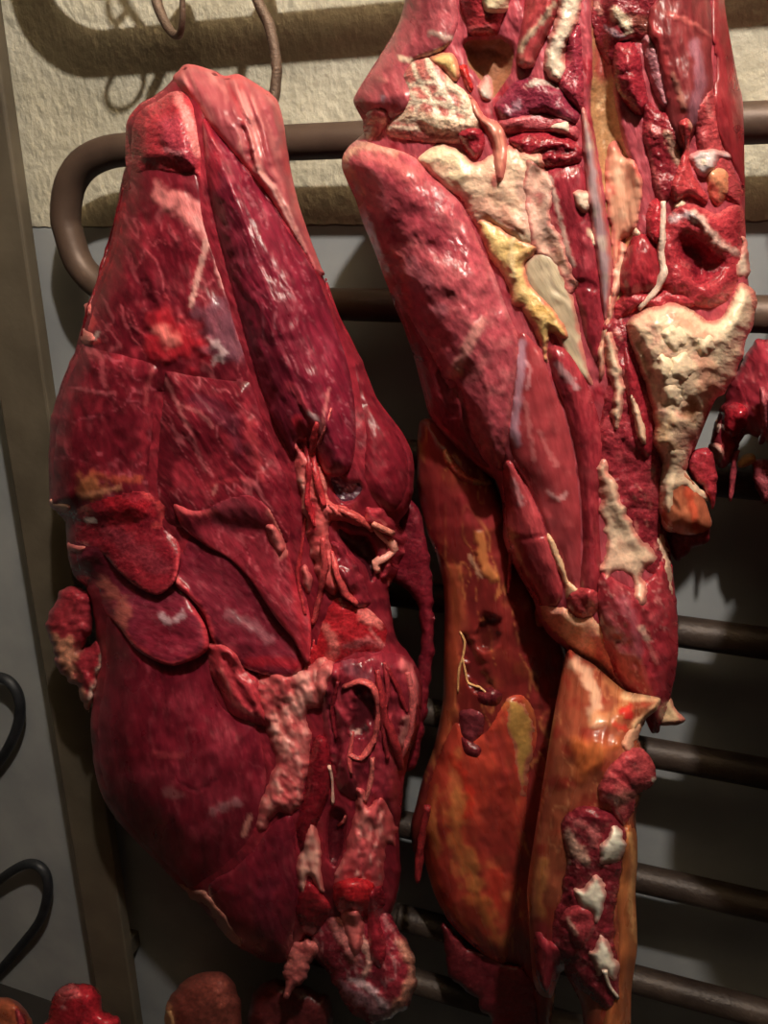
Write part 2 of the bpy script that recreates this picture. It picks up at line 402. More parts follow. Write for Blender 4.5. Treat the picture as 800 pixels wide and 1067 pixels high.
class Piece:
    def __init__(self, root, bounds, d0, g=2.0):
        self.root = root; self.org = tuple(root.location); self.d0 = d0; self.g = g
        x0, y0, x1, y1 = bounds
        self.xs = np.arange(x0, x1 + g, g); self.ys = np.arange(y0, y1 + g, g)
        self.X, self.Y = np.meshgrid(self.xs, self.ys); self.H = np.full(self.X.shape, -1.0)
        self.count = 0; self.dents = []; self.ts = 1.0; self.ls = 1.0; self.tint = (1, 1, 1); self.ftint = (.95, .94, .9); self.blot = 1.0
    def height(self, x, y):
        j = np.clip(((np.asarray(x) - self.xs[0]) / self.g).astype(int), 0, len(self.xs) - 1)
        i = np.clip(((np.asarray(y) - self.ys[0]) / self.g).astype(int), 0, len(self.ys) - 1)
        h = self.H[i, j]; return np.where(h < 0, self.d0, h)
    def lobe(self, name, poly, t, w, col, base=None, lift=0.0012, rag=(0.0, 10), lump=(), fib=None, rgh=0.36, rim=None,
             paint=(), noi=(), mat=None, tb=None, parent=None, label=None, follow=4, step=3.0, raw=False, dent=0.0, soft=False, cells=(), ramp=None, full=False):
        if base is None and not full:
            t *= self.ts; lump = [(a_ * self.ls, s_) for a_, s_ in lump]; cells = [(a_ * self.ls, s_) for a_, s_ in cells]
        self.count += 1; sd0 = self.count; g = self.g
        Pn = np.array(poly, float) if raw else smooth_poly(poly, step)
        if rag[0]:
            c = np.cumsum(np.linalg.norm(np.diff(Pn, axis=0, append=Pn[:1]), axis=1))
            T = np.roll(Pn, -1, 0) - np.roll(Pn, 1, 0); T /= np.linalg.norm(T, axis=1)[:, None] + 1e-9
            N = np.stack([T[:, 1], -T[:, 0]], 1)
            Pn = Pn + N * (rag[0] * 1.6 * fbm(c / rag[1], c * 0 + sd0 * 3.3, sd0, 3))[:, None]
        lo = Pn.min(0) - 2 * g; hi = Pn.max(0) + 2 * g
        j0 = max(0, int((lo[0] - self.xs[0]) / g)); j1 = min(len(self.xs), int((hi[0] - self.xs[0]) / g) + 2)
        i0 = max(0, int((lo[1] - self.ys[0]) / g)); i1 = min(len(self.ys), int((hi[1] - self.ys[0]) / g) + 2)
        X = self.X[i0:i1, j0:j1]; Y = self.Y[i0:i1, j0:j1]; Hs = self.H[i0:i1, j0:j1]
        D, NX, NY = seg_dist(X, Y, Pn, True); IN = inside(X, Y, Pn); SD = np.where(IN, D, -D)
        ok = SD > -0.5 * g
        cell = ok[:-1, :-1] & ok[1:, :-1] & ok[:-1, 1:] & ok[1:, 1:]
        cell &= (SD[:-1, :-1] + SD[1:, 1:] + SD[1:, :-1] + SD[:-1, 1:]) > -0.3 * g
        used = np.zeros(X.shape, bool); cnt = np.zeros(X.shape, int)
        for di in (0, 1):
            for dj in (0, 1):
                used[di:di + cell.shape[0], dj:dj + cell.shape[1]] |= cell
                cnt[di:di + cell.shape[0], dj:dj + cell.shape[1]] += cell
        if not used.any(): return None
        bnd = used & (cnt < 4)
        px = np.where(bnd, NX, X); py = np.where(bnd, NY, Y); sd = np.where(bnd, 0, np.maximum(SD, 0))
        q = np.clip(sd / w, 0, 1); prof = np.sqrt(np.clip(1 - (1 - q) ** 2, 0, 1)) if not soft else sstep(0, 1, q)
        if not soft and base is None and not ramp: prof = 0.6 * prof + 0.4 * sstep(0, 1, q)
        ang, fw, fl = (fib[1], fib[2], fib[3]) if fib else (0, 3.5, 3.5)
        ca, sa = cos(radians(ang)), sin(radians(ang))
        u = px * ca + py * sa; v = -px * sa + py * ca
        wob = fbm(px / 40, py / 40, 2, 2) * 10
        hf = t * prof
        edge = np.clip(sd / (w if soft else min(w, 10)), 0, 1)
        for (am, sc) in lump:
            hf = hf + am * fbm(px / sc + sd0 * 7.1, py / sc, sd0, 3) * (0.25 + 0.75 * edge)
        for (am, sc) in cells:
            wx = px + 3 * fbm(px / 9, py / 9, sd0, 2); wy = py + 3 * fbm(px / 9 + 5, py / 9, sd0 + 1, 2)
            hf = hf + am * worley(wx, wy, sc, sd0) * (0.2 + 0.8 * edge)
        if ramp:
            ra = radians(ramp[0]); pj = px * cos(ra) + py * sin(ra); p0, p1 = pj[used].min(), pj[used].max()
            hf = hf + 0.8 * ramp[1] * sstep(0.3, 1, (pj - p0) / (p1 - p0))
        if fib and fib[0]:
            hf = hf + fib[0] * fbm((v + wob) / fw, u / fl, sd0 + 1, 2) * edge
        if dent: hf = hf - dent * np.clip(sd / w, 0, 1) ** 1.5
        rw = 0
        if ramp:
            ra = radians(ramp[0]); pj = px * cos(ra) + py * sin(ra); p0, p1 = pj[used].min(), pj[used].max()
            rw = 1 - sstep(0.3, 0.75, (pj - p0) / (p1 - p0))
        # colour
        cols = col if isinstance(col[0], (tuple, list)) else [col]
        c = np.zeros(X.shape + (3,)); nb = fbm(px / 34, py / 34, 5, 4) * 1.3
        if len(cols) == 1: c[:] = lin(cols[0])
        else:
            k = np.clip(nb * 0.5 + 0.5, 0, 1)[..., None]
            c = lin(cols[0]) * (1 - k) + lin(cols[1]) * k
            if len(cols) > 2:
                k = sstep(0.1, 0.55, fbm(px / 17, py / 17, 9, 4))[..., None]; c = c * (1 - k) + lin(cols[2]) * k
        R = np.full(X.shape, rgh)
        if mat is None:
            lt = np.minimum(lin(np.mean(np.array(cols, float), 0)) * 1.5 + lin((70, 52, 50)), 1)  # pale flecks, partly wet film highlights put into the colour
            ff = (px * ca + py * sa) / max(7, fl * 0.28); fv = (v + wob) / 3.6
            m = sstep(0.18, 0.62, fbm(fv, ff, 6, 3)) * 0.32
            c = c * (1 - m[..., None]) + lt * m[..., None]; hf = hf + 0.0005 * m * edge
            m = sstep(0.0, 0.6, fbm(px / 22, py / 22, 8, 4)) * 0.35
            c = c * (1 - 0.45 * self.blot * m[..., None])
            R = R + 0.12 * fbm(px / 15, py / 15, sd0 + 3, 3)
        for (kind, nc, na, nw, nl, l0, l1, aa, hh) in noi:
            c2, s2 = cos(radians(na)), sin(radians(na))
            uu = (px * c2 + py * s2) / nl; vv = (-px * s2 + py * c2 + wob) / nw
            n = fbm(vv, uu, sd0 + 4, 3)
            if kind == 'vein': n = 1 - np.abs(n) * 2.2
            m = sstep(l0, l1, n) * aa
            c = c * (1 - m[..., None]) + lin(nc) * m[..., None]; hf = hf + hh * m * edge
        if mat is FAT and rim is None and w > 5: rim = ((196, 92, 92), 6, 0.75)
        if rim:
            m = (1 - sstep(rim[1] * 0.3, rim[1], sd + rim[1] * 0.5 * fbm(px / 9, py / 9, sd0, 2))) * rim[2] * (1 - rw)
            c = c * (1 - m[..., None]) + lin(rim[0]) * m[..., None]
        for kx, st in enumerate(paint):
            m = stroke_mask(st, px, py, sd0 + kx)
            if st['h']: hf = hf + st['h'] * (0.6 if st['w'] < 5 else 1) * m * (edge if soft else np.clip(sd / 4, 0.15, 1)) * (1 if base is not None else max(self.ls, 0.5))
            if st['a']:
                m2 = (m * st['a'] * (0.7 if st['w'] < 4 else 0.9))[..., None]; c = c * (1 - m2) + lin(st['col']) * m2
                if st['r'] is not None: R = R * (1 - m2[..., 0]) + st['r'] * m2[..., 0]
        c = c * (np.array(self.tint) * (0.80 if self.ts < .5 and not full and base is None else 1) if mat is None else (np.array(self.ftint) if mat is FAT else np.array([1.18, 1.08, 1.1])))
        # what it lies on
        if base is None:
            known = (Hs > 0).astype(float); val = np.where(Hs > 0, Hs, 0)
            if not known.any(): known[:] = 1; val[:] = self.d0
            r = max(1, int(follow / g))
            def blur(A):
                for ax in (0, 1):
                    acc = np.zeros_like(A)
                    for k in range(-r, r + 1):
                        acc += np.take(A, np.clip(np.arange(A.shape[ax]) + k, 0, A.shape[ax] - 1), axis=ax)
                    A = acc / (2 * r + 1)
                return A
            num, den = blur(val), blur(known)
            for _ in range(12):
                if (den[used] > 1e-3).all(): break
                num, den = blur(num), blur(den)
            bs = num / np.maximum(den, 1e-6)
            bs = np.where(den > 1e-6, bs, self.d0)
            if ramp: hf = hf * (1 - rw)
            sk = 0.006 * rw * (1 - sstep(0, 9, sd)) if ramp else 0 if (ramp or lift > 0.003 or dent) else 0.0045 * self.ts * (1 - sstep(0, 6, sd))
            lf = lift * sstep(0, 16, sd) if soft else lift * (1 - rw)
            fr = bs + lf + hf - sk
            if not dent: fr = np.maximum(fr, np.where((Hs > 0) & (sd > 7), Hs + (0.0006 + 0.4 * lift) * sstep(4, 22 if (soft or ramp) else 8, sd), -1))
            bk = bs - (0.004 if tb is None else tb * prof + 0.002)
            bk = np.minimum(bk, fr - 0.002) - (0.006 * (1 - rw) if ramp else 0)
        else:
            bs = base(px, py) if callable(base) else np.full(X.shape, float(base))
            for (dp, dd, dw) in self.dents:
                dp_ = smooth_poly(dp, 4.0); l_ = dp_.min(0); h_ = dp_.max(0)
                k = (px > l_[0]) & (px < h_[0]) & (py > l_[1]) & (py < h_[1])
                if k.any():
                    d_, _, _ = seg_dist(px[k], py[k], dp_, True)
                    dv = np.where(inside(px[k], py[k], dp_), np.clip(d_ / dw, 0, 1), 0); dv = dv * dv * (3 - 2 * dv)
                    hf[k] -= dd * dv
            fr = bs + lift + hf; bk = bs - (0.02 if tb is None else tb) * prof - 0.001
        self.H[i0:i1, j0:j1] = np.where(used, np.maximum(Hs, fr), Hs)
        idx = np.full(X.shape, -1); n = int(used.sum()); idx[used] = np.arange(n)
        f = at(px[used], py[used], fr[used]); b = at(px[used], py[used], bk[used])
        ci, cj = np.nonzero(cell)
        A, B, C_, E_ = idx[ci, cj], idx[ci, cj + 1], idx[ci + 1, cj + 1], idx[ci + 1, cj]
        front = np.stack([A, E_, C_, B], 1); back = np.stack([A, B, C_, E_], 1) + n
        ed = np.concatenate([np.stack([A, E_], 1), np.stack([E_, C_], 1), np.stack([C_, B], 1), np.stack([B, A], 1)])
        key = set(map(tuple, ed.tolist()))
        side = [[b_, a_, a_ + n, b_ + n] for a_, b_ in key if (b_, a_) not in key]
        V = np.concatenate([f, b]) - np.asarray(self.org)
        faces = front.tolist() + back.tolist() + side
        me = bpy.data.meshes.new(name); me.from_pydata(V.tolist(), [], faces)
        me.polygons.foreach_set('use_smooth', [True] * len(me.polygons)); me.update()
        me.materials.append(mat or MEAT)
        c4 = np.concatenate([np.clip(c, 0, 1), R[..., None]], -1)[used]; c4 = np.concatenate([c4, c4])
        fb = np.stack([u / fl * (2.0 if fl > 8 else 1), v / fw, np.full(u.shape, sd0 * 3.7)], -1)[used]; fb = np.concatenate([fb, fb])
        attrs(me, c4, fb)
        o = bpy.data.objects.new(name, me); COL.objects.link(o); o.parent = parent or self.root
        if label: o['label'] = label
        return o
    def strand(self, name, pts, r, col, lift=0.5, rgh=0.35, mat=None, parent=None, label=None, free=None):
        """a thin cord of tissue lying on the surface (r in millimetres) or hanging free at its own distances"""
        P_ = np.array(pts, float)
        q = smooth_poly(P_[:, :2], 4.0, False)
        hh = self.height(q[:, 0], q[:, 1])
        if free is not None:
            hh = np.interp(np.linspace(0, 1, len(q)), np.linspace(0, 1, len(free)), free)
        else:
            k = np.ones(5) / 5; hp = np.pad(hh, 2, mode='edge'); hh = np.convolve(hp, k, 'valid') + np.atleast_1d(r).mean() * 0.001 * lift
        w3 = at(q[:, 0], q[:, 1], hh)
        o = tube(name, w3, np.atleast_1d(r) * 0.001, mat or MEAT, parent or self.root, self.org, 10, self.count, 0.35, sm=False)
        n = len(o.data.vertices); co = np.zeros(n * 3); o.data.vertices.foreach_get('co', co); co = co.reshape(-1, 3)
        nz = fbm(co[:, 0] * 90, co[:, 2] * 90, self.count, 3)[:, None]
        c = lin(col) * (1 + 0.35 * nz)
        attrs(o.data, np.concatenate([np.clip(c, 0, 1), np.full((n, 1), rgh)], 1), co * 300)
        if label: o['label'] = label
        self.count += 1
        return o

# ------------------------------------------------------------------ left: dark shoulder of meat
r0 = at(255, 1060, 0.16)
LS = empty('meat_shoulder', r0, 'large dark red shoulder of meat with pink tendon top, hung on the rod hook', 'meat')
L = Piece(LS, (30, 50, 480, 1080), 0.185, 2.0)
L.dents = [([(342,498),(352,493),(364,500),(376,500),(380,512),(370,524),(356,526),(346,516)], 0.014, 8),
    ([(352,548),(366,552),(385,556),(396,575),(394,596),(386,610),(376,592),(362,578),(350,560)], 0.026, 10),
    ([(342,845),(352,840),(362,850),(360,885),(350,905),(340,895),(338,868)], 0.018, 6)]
L.ftint = (1.08, 1.0, 1.08)
L.ts, L.ls, L.tint, L.blot = 0.75, 0.8, (1.24, 1.45, 1.5), 0.8
D1, D2, D3 = (112, 22, 34), (138, 34, 46), (96, 18, 30)
PINK, PK2, PALE = (226, 128, 124), (204, 92, 96), (238, 176, 160)
RED, RED2 = (182, 34, 44), (160, 28, 40)
PURP = (104, 46, 62)
ML = [(0.004, 40), (0.0016, 12)]
outline = [(193,67),(205,68),(220,73),(234,79),(248,77),(262,84),(280,96),(289,105),(295,125),(300,160),(303,180),(311,212),(322,245),(335,280),(346,310),(354,332),(366,354),(380,384),(392,414),(405,432),(420,452),(430,475),(431,500),(426,530),(415,545),(413,562),(410,590),(405,610),(408,640),(412,665),(425,680),(437,700),(440,720),(436,760),(425,790),(420,830),(415,870),(418,900),(415,930),(408,950),(400,975),(380,990),(350,985),(330,975),(315,985),(300,1000),(285,1003),(270,998),(250,988),(230,968),(210,945),(195,930),(182,918),(165,900),(140,875),(115,845),(103,820),(97,790),(95,760),(97,725),(103,690),(100,650),(92,618),(85,600),(73,590),(70,565),(68,540),(60,532),(52,527),(52,515),(50,490),(51,460),(55,430),(62,405),(72,380),(84,357),(84,345),(90,325),(97,305),(105,285),(115,258),(124,220),(129,190),(132,165),(131,140),(133,125),(145,108),(160,100),(175,88),(185,75)]
def lbase(x, y): return 0.18 + 0.02 * sstep(60, 350, y) + 0.0 * x
# loose dark flaps that hang behind the right edge
L.lobe('hanging_flap', [(395,540),(425,520),(440,540),(444,565),(450,600),(452,650),(450,700),(442,760),(432,800),(420,800),(422,740),(430,715),(436,690),(439,655),(432,628),(420,612),(400,600)], .012, 14, (D3, D1), base=.165, rag=(2, 9), lump=ML, rgh=.4, label='dark loose flap behind the right edge')
L.lobe('shoulder_body', outline, .075, 75, (D1, D2, D3), base=lbase, tb=.045, rag=(1.2, 12), lump=ML, fib=(.0008, 65, 5, 30), rgh=.38)
# hanging tip at the bottom
L.lobe('lower_tip', [(318,940),(345,930),(380,935),(405,950),(412,962),(425,985),(434,1005),(433,1030),(425,1050),(405,1063),(385,1066),(365,1055),(352,1035),(343,1015),(330,1000),(322,975)], .045, 34, ((150,42,54),(120,30,44)), base=.21, tb=.03, rag=(2, 10), lump=[(.006, 22), (.002, 7)], rgh=.25,
       noi=[('vein', (210,150,150), 60, 12, 30, .8, 1.0, .35, .001)],
       paint=[s([(358,1030),(375,1040),(395,1055),(408,1062)], 12, (180,130,140), .6, .002, .5, r=.12), s([(365,1020),(385,1030),(400,1048)], 6, (214,180,184), .6, .001, .6), s([(420,985),(430,1005),(426,1030),(412,1052)], 10, (206,140,116), .7, .003, .5),
              s([(350,960),(362,985),(368,1000)], 9, PINK, .8, .004, .5), s([(372,945),(376,975),(384,1000),(380,1015)], 5, PALE, .6, .002, .6), s([(395,985),(390,1010),(396,1030)], 9, (70,14,24), .5, -.006)])
L.lobe('ragged_fringe', [(300,985),(318,978),(334,980),(338,990),(328,1000),(322,1012),(318,1022),(306,1030),(300,1040),(294,1038),(296,1022),(292,1012),(300,1003)], .014, 12, ((196,104,98),(160,62,66)), base=.225, tb=.01, rag=(3, 5), lump=[(.004, 8)], noi=[('blob', (120,30,36), 70, 6, 14, .1, .5, .6, -.002)], label='pink ragged fringe')
# ragged fat tip at the left
L.lobe('side_tip', [(64,614),(80,611),(92,618),(97,640),(95,662),(86,676),(100,668),(118,670),(116,688),(104,705),(98,728),(94,745),(88,738),(80,718),(66,706),(58,690),(54,668),(48,652),(55,632)], .028, 16, ((150,44,52),(128,30,40)), base=.19, tb=.02, rag=(2.5, 7), lump=[(.005, 12), (.002, 5)],
       paint=[s([(52,655),(62,665),(75,670),(80,690),(70,700),(60,685)], 8, (206,136,108), .85, .002, .7, fill=True), s([(66,705),(78,712),(86,735)], 8, (214,140,116), .8, .002, .6), s([(115,672),(106,695),(98,720),(95,742)], 7, (236,196,176), .9, .003, .4), s([(98,690),(96,712)], 5, (150,34,44), .9, 0, .2), s([(84,675),(76,690),(84,706)], 5, (96,54,44), .7, -.004, .4)])
# upper left muscle field
L.lobe('neck_muscle', soft=True, poly=[(130,176),(150,165),(180,168),(208,180),(216,235),(230,275),(246,330),(262,385),(258,410),(230,412),(200,410),(165,412),(140,396),(110,394),(76,384),(92,318),(108,275),(118,238)], t=.009, w=34, col=(D1, D3, D2), fib=(.0014, 68, 6, 30), lump=ML, rgh=.36,
       noi=[('vein', (196,90,98), 60, 16, 40, .86, 1.0, .45, .0006)],
       paint=[s([(160,190),(190,200),(215,215),(222,250),(205,240),(180,222),(165,212)], 12, (218,120,118), .85, .003, .5, fill=True),
              s([(205,228),(218,245),(226,268),(235,300)], 7, (214,140,136), .7, .002, .5), s([(216,250),(207,285),(199,318)], 3.5, (222,160,150), .8, .002, .3),
              s([(150,335),(175,325),(205,340),(215,360),(200,375),(170,378),(150,370)], 16, RED, .75, .004, .7, fill=True), s([(172,352)], 1, RED, 0),
              s([(168,345),(176,356)], 14, (226,120,112), .7, .003, .6),
              s([(205,325),(230,310),(245,340),(250,372),(228,376),(212,352)], 14, (120,72,84), .75, .002, .6, fill=True, r=.2), s([(220,355),(232,368),(226,376)], 6, (196,160,160), .6, .001, .8, r=.15),
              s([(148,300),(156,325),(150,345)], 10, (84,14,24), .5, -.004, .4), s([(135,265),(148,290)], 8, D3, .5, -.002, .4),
              s([(112,268),(106,290),(96,312)], 4, RED2, .8, .003), s([(110,290),(102,310),(92,335)], 3, (70,12,20), .8, -.004), s([(92,318),(96,335),(92,352),(100,356)], 5, (206,64,66), .8, .004, .4), s([(97,352),(102,347)], 3, (236,200,190), .8, .001),
              s([(128,215),(120,250),(108,290)], 5, RED, .6, .002, .4)])
L.lobe('knuckle', [(132,128),(144,110),(160,101),(176,92),(192,93),(203,106),(209,135),(213,165),(211,190),(198,184),(178,184),(158,180),(142,184),(131,172)], soft=True, t=.018, w=22, col= ((176,52,60),(150,34,46)), lump=[(.004, 26), (.0015, 9)], rgh=.3,
       paint=[s([(136,130),(150,128),(152,150),(148,172),(138,165)], 12, (118,24,36), .7, -.006, .4, fill=True), s([(148,112),(152,120)], 6, (88,20,30), .8, -.003), s([(165,125),(185,120),(200,140),(205,165),(195,178),(178,165),(168,145)], 10, (150,56,70), .6, .006, .3, fill=True, r=.2), s([(172,155),(184,160),(192,158)], 3, (206,130,136), .7, .001, .5, r=.15), s([(185,100),(196,125),(206,160)], 7, (226,130,126), .8, .003, .4), s([(150,108),(170,98),(188,92)], 6, (206,100,100), .6, .001, .6)])
L.lobe('foreleg_tendon', [(180,80),(187,73),(193,67),(205,68),(220,73),(234,79),(248,77),(262,84),(280,96),(289,105),(295,125),(300,160),(304,182),(311,212),(322,245),(335,280),(340,286),(330,286),(318,266),(300,238),(281,208),(262,183),(245,163),(228,143),(214,126),(207,114),(196,100),(184,90)], .018, 20, ((170,84,88),(152,68,76),(186,108,106)), lump=[(.003, 22), (.0012, 8)], fib=(.0060, 68, 6, 80), rgh=.42, mat=FAT, label='pink tendon sheath',
       noi=[('blob', (140,48,58), 68, 5, 60, .05, .45, .6, -.0012), ('blob', (226,156,146), 68, 5, 50, .05, .5, .6, .001)],
       paint=[s([(236,84),(248,110),(256,140),(264,170),(280,188)], 3.5, (168,48,58), .8, -.005), s([(186,88),(198,98),(206,112)], 4, (190,40,50), .9, -.004), s([(234,80),(246,80),(252,92)], 5, (190,70,76), .6, -.002), s([(230,150),(250,168),(270,180),(278,205)], 5, (206,70,76), .7, -.001, .5),
              s([(268,176),(290,205),(305,235),(316,262)], 6, (216,170,158), .85, .003, .2, r=.18), s([(288,200),(306,235),(322,268)], 2.2, (140,52,58), .8, -.003), s([(290,145),(288,155)], 3, (120,70,76), .7), s([(294,155),(300,180)], 4, (196,80,84), .6, .001, .4)])  # first stroke: the tendon's glisten put into the colour as a pale strip
# long smooth muscle
fus = [(210,122),(226,139),(245,162),(263,186),(281,210),(300,240),(316,264),(330,286),(340,310),(351,345),(363,380),(370,420),(371,460),(366,488),(352,498),(338,494),(326,470),(314,462),(306,478),(296,462),(284,440),(272,410),(261,375),(250,335),(238,292),(227,250),(217,200),(212,160)]
L.lobe('shank_muscle', fus, full=True, t=.030, w=38, col=((122,28,46),(106,22,38),(138,44,60)), lump=[(.0035, 45), (.0012, 12)], fib=(.0018, 66, 4, 40), rgh=.36, label='smooth purple red muscle',
       noi=[('vein', (190,110,120), 66, 10, 60, .93, 1.0, .35, .0004)],
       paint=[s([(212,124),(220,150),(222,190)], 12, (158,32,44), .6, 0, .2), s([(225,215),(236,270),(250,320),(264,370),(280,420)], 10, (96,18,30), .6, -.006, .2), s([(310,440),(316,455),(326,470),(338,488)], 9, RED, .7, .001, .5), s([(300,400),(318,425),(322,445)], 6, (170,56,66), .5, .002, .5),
              s([(343,405),(338,430),(334,450)], 2, (214,120,118), .7, .001), s([(322,430),(330,437)], 4, (200,160,160), .7, .001, .5)])
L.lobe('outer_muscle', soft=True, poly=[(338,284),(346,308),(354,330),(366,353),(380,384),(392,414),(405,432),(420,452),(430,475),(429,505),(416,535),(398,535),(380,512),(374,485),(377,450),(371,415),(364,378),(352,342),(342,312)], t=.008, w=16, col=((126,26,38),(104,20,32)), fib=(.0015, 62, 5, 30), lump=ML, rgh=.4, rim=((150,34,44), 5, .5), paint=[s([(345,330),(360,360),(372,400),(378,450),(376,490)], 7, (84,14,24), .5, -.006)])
# shoulder blade muscles
L.lobe('blade_muscle', soft=True, poly=[(84,357),(110,362),(150,372),(168,384),(165,420),(161,455),(158,500),(160,540),(120,552),(84,552),(66,540),(56,528),(51,490),(53,455),(62,405),(74,378)], t=.014, w=24, col=(D1, D3, D2), fib=(.0009, 75, 6, 25), lump=ML, rgh=.38, 
       noi=[('vein', (176,78,90), 20, 18, 40, .9, 1.0, .5, .0006)],
       paint=[s([(90,365),(107,372),(106,392),(110,402)], 3, (184,80,88), .7, .002, .4), s([(82,405),(105,410),(120,410)], 2.5, (190,90,98), .6, .001, .4), s([(160,385),(153,405),(152,420)], 3, (190,80,84), .6, .001, .3), s([(82,500),(95,495),(110,510),(95,516),(82,516)], 9, (190,110,70), .75, .002, .6, fill=True), s([(96,494),(120,500),(145,500)], 6, (186,80,56), .5, .001, .5), s([(84,517),(105,513),(125,508)], 3.5, (220,140,106), .8, .002, .4)])
L.lobe('white_cartilage', [(52,519),(60,523),(72,524),(76,529),(70,536),(60,533),(53,528)], .010, 6, ((242,220,186),(228,196,160)), rag=(1, 5), mat=FAT, label='small white cartilage tip')
L.lobe('blade_muscle', soft=True, poly=[(169,384),(200,388),(235,392),(262,396),(275,430),(290,470),(303,500),(308,540),(300,570),(260,556),(225,552),(200,556),(172,548),(160,512),(162,455),(166,420)], t=.016, w=26, col=(D1, D3, D2), fib=(.0012, 55, 5, 30), lump=ML, rgh=.34, 
       noi=[('vein', (196,96,104), 58, 16, 60, .88, 1.0, .5, .0008)],
       paint=[s([(170,380),(167,420),(162,460),(158,498)], 5, (50,8,14), .9, -.007), s([(172,394),(182,415),(195,445)], 2.5, (200,110,112), .6, .001), s([(198,445),(205,470),(214,490)], 2.5, (190,100,104), .45, .001), s([(185,420),(210,432),(222,445)], 2.5, (206,110,112), .6, .001, .4), s([(216,506),(235,502),(250,500),(262,505)], 4, (176,54,62), .4, .001, .8), s([(258,440),(266,470),(272,500)], 7, (180,60,66), .4, .001, .9), s([(205,420),(240,440),(250,470)], 14, PURP, .4, 0, .6), s([(222,515),(225,505)], 2, (226,150,140), .4)])  # first stroke: crease shade between the blade muscles put into the colour
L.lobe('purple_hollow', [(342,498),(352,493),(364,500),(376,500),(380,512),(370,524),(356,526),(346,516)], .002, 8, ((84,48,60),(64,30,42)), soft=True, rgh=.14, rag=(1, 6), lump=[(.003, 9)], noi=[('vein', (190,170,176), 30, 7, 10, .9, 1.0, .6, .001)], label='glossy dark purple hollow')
# the big lower muscles
L.lobe('lower_muscle', soft=True, poly=[(108,640),(140,645),(165,655),(195,660),(215,655),(226,712),(236,736),(256,746),(270,753),(277,780),(281,812),(274,850),(262,878),(240,903),(216,920),(196,930),(182,918),(165,900),(140,875),(115,845),(103,820),(97,790),(97,750),(104,708)], t=.03, w=48, col=((120,26,40),(104,20,34),(132,36,50)), lump=[(.004, 50), (.001, 12)], fib=(.0006, 80, 7, 40), rgh=.33, rim=((140,40,48), 7, .5),
       noi=[('vein', (170,90,98), 80, 26, 80, .95, 1.0, .15, .0002)],
       paint=[s([(160,785),(172,788),(190,787)], 3.5, (180,70,76), .5, .001, .7), s([(260,850),(254,870)], 4, (222,140,128), .8, .002), s([(190,818),(205,824),(225,812)], 2.5, (70,14,22), .6, -.003, .5), s([(176,826),(186,830)], 9, (166,110,110), .35, 0, .6), s([(225,845),(245,835)], 7, (180,140,144), .3, .001, .9, r=.12), s([(138,800),(160,812),(150,835)], 16, (96,24,34), .4, 0, .5)])
L.lobe('lower_muscle', poly=[(216,923),(243,904),(267,880),(284,857),(304,847),(309,882),(311,930),(307,970),(301,1000),(285,1003),(257,991),(231,969)], t=.022, w=30, col=((118,26,38),(100,22,36)), lump=ML, fib=(.0008, 75, 6, 30), rgh=.3, paint=[s([(282,925),(276,945),(280,965)], 14, (84,24,38), .5, 0, .6, r=.16)])
L.lobe('lower_fold', [(72,560),(104,556),(124,575),(144,592),(164,598),(184,590),(200,628),(214,652),(218,674),(205,686),(180,694),(160,688),(140,675),(125,655),(108,636),(95,616),(76,598)], 0.014, 16, ((126,40,56),(110,24,38)), lump=ML, fib=(.001, 20, 5, 20), ramp=(75, .014), lift=0.001, rgh=.22, rim=((198,60,70), 6, .85),
       paint=[s([(110,612),(130,630),(125,648)], 12, (210,110,96), .6, .002, .7), s([(168,640),(176,650),(190,640)], 5, (206,170,176), .5, .001, .7, r=.1), s([(150,655),(180,662),(205,655)], 14, (104,20,34), .5, 0, .4)])
L.lobe('side_fold', [(184,576),(196,545),(222,556),(248,572),(270,592),(292,622),(312,660),(318,696),(300,706),(275,703),(255,696),(235,683),(221,666),(213,641),(196,621),(182,608)], 0.01, 14, ((122,34,48),(104,24,38)), lump=ML, fib=(.001, 40, 5, 24), ramp=(130, .012), lift=0.001, rgh=.26,
       paint=[s([(182,604),(198,622),(213,642),(220,668)], 6, (196,56,66), .85, .004, .3), s([(178,600),(186,606)], 5, (214,100,100), .7, .002), s([(240,640),(262,650),(280,668)], 9, (150,96,104), .4, .001, .7, r=.14), s([(260,690),(290,690),(312,694)], 8, (164,28,38), .6, 0, .4)])
L.lobe('red_band', [(60,532),(84,520),(118,509),(148,504),(166,512),(182,528),(176,548),(188,572),(182,606),(164,620),(142,611),(122,594),(106,576),(86,573),(72,569),(69,545)], 0.008, 14, ((134,30,40),(116,24,36)), lump=ML, ramp=(80, .013), lift=0.001, rgh=.26, rim=((196,62,70), 5, .7),
       paint=[s([(105,525),(130,515),(150,515),(160,535),(135,545),(115,545)], 16, (180,28,38), .5, .001, .8, fill=True), s([(84,528),(92,535)], 9, (170,90,80), .6, .002, .5), s([(92,541),(98,542)], 3, (240,210,200), .9, .001, r=.1), s([(74,569),(90,568)], 3, (222,130,124), .8, .002), s([(152,515),(168,530),(170,545),(160,548)], 5, (206,70,72), .7, .003, .5), s([(110,550),(140,570),(165,590)], 16, (120,48,58), .45, 0, .5, r=.2)])
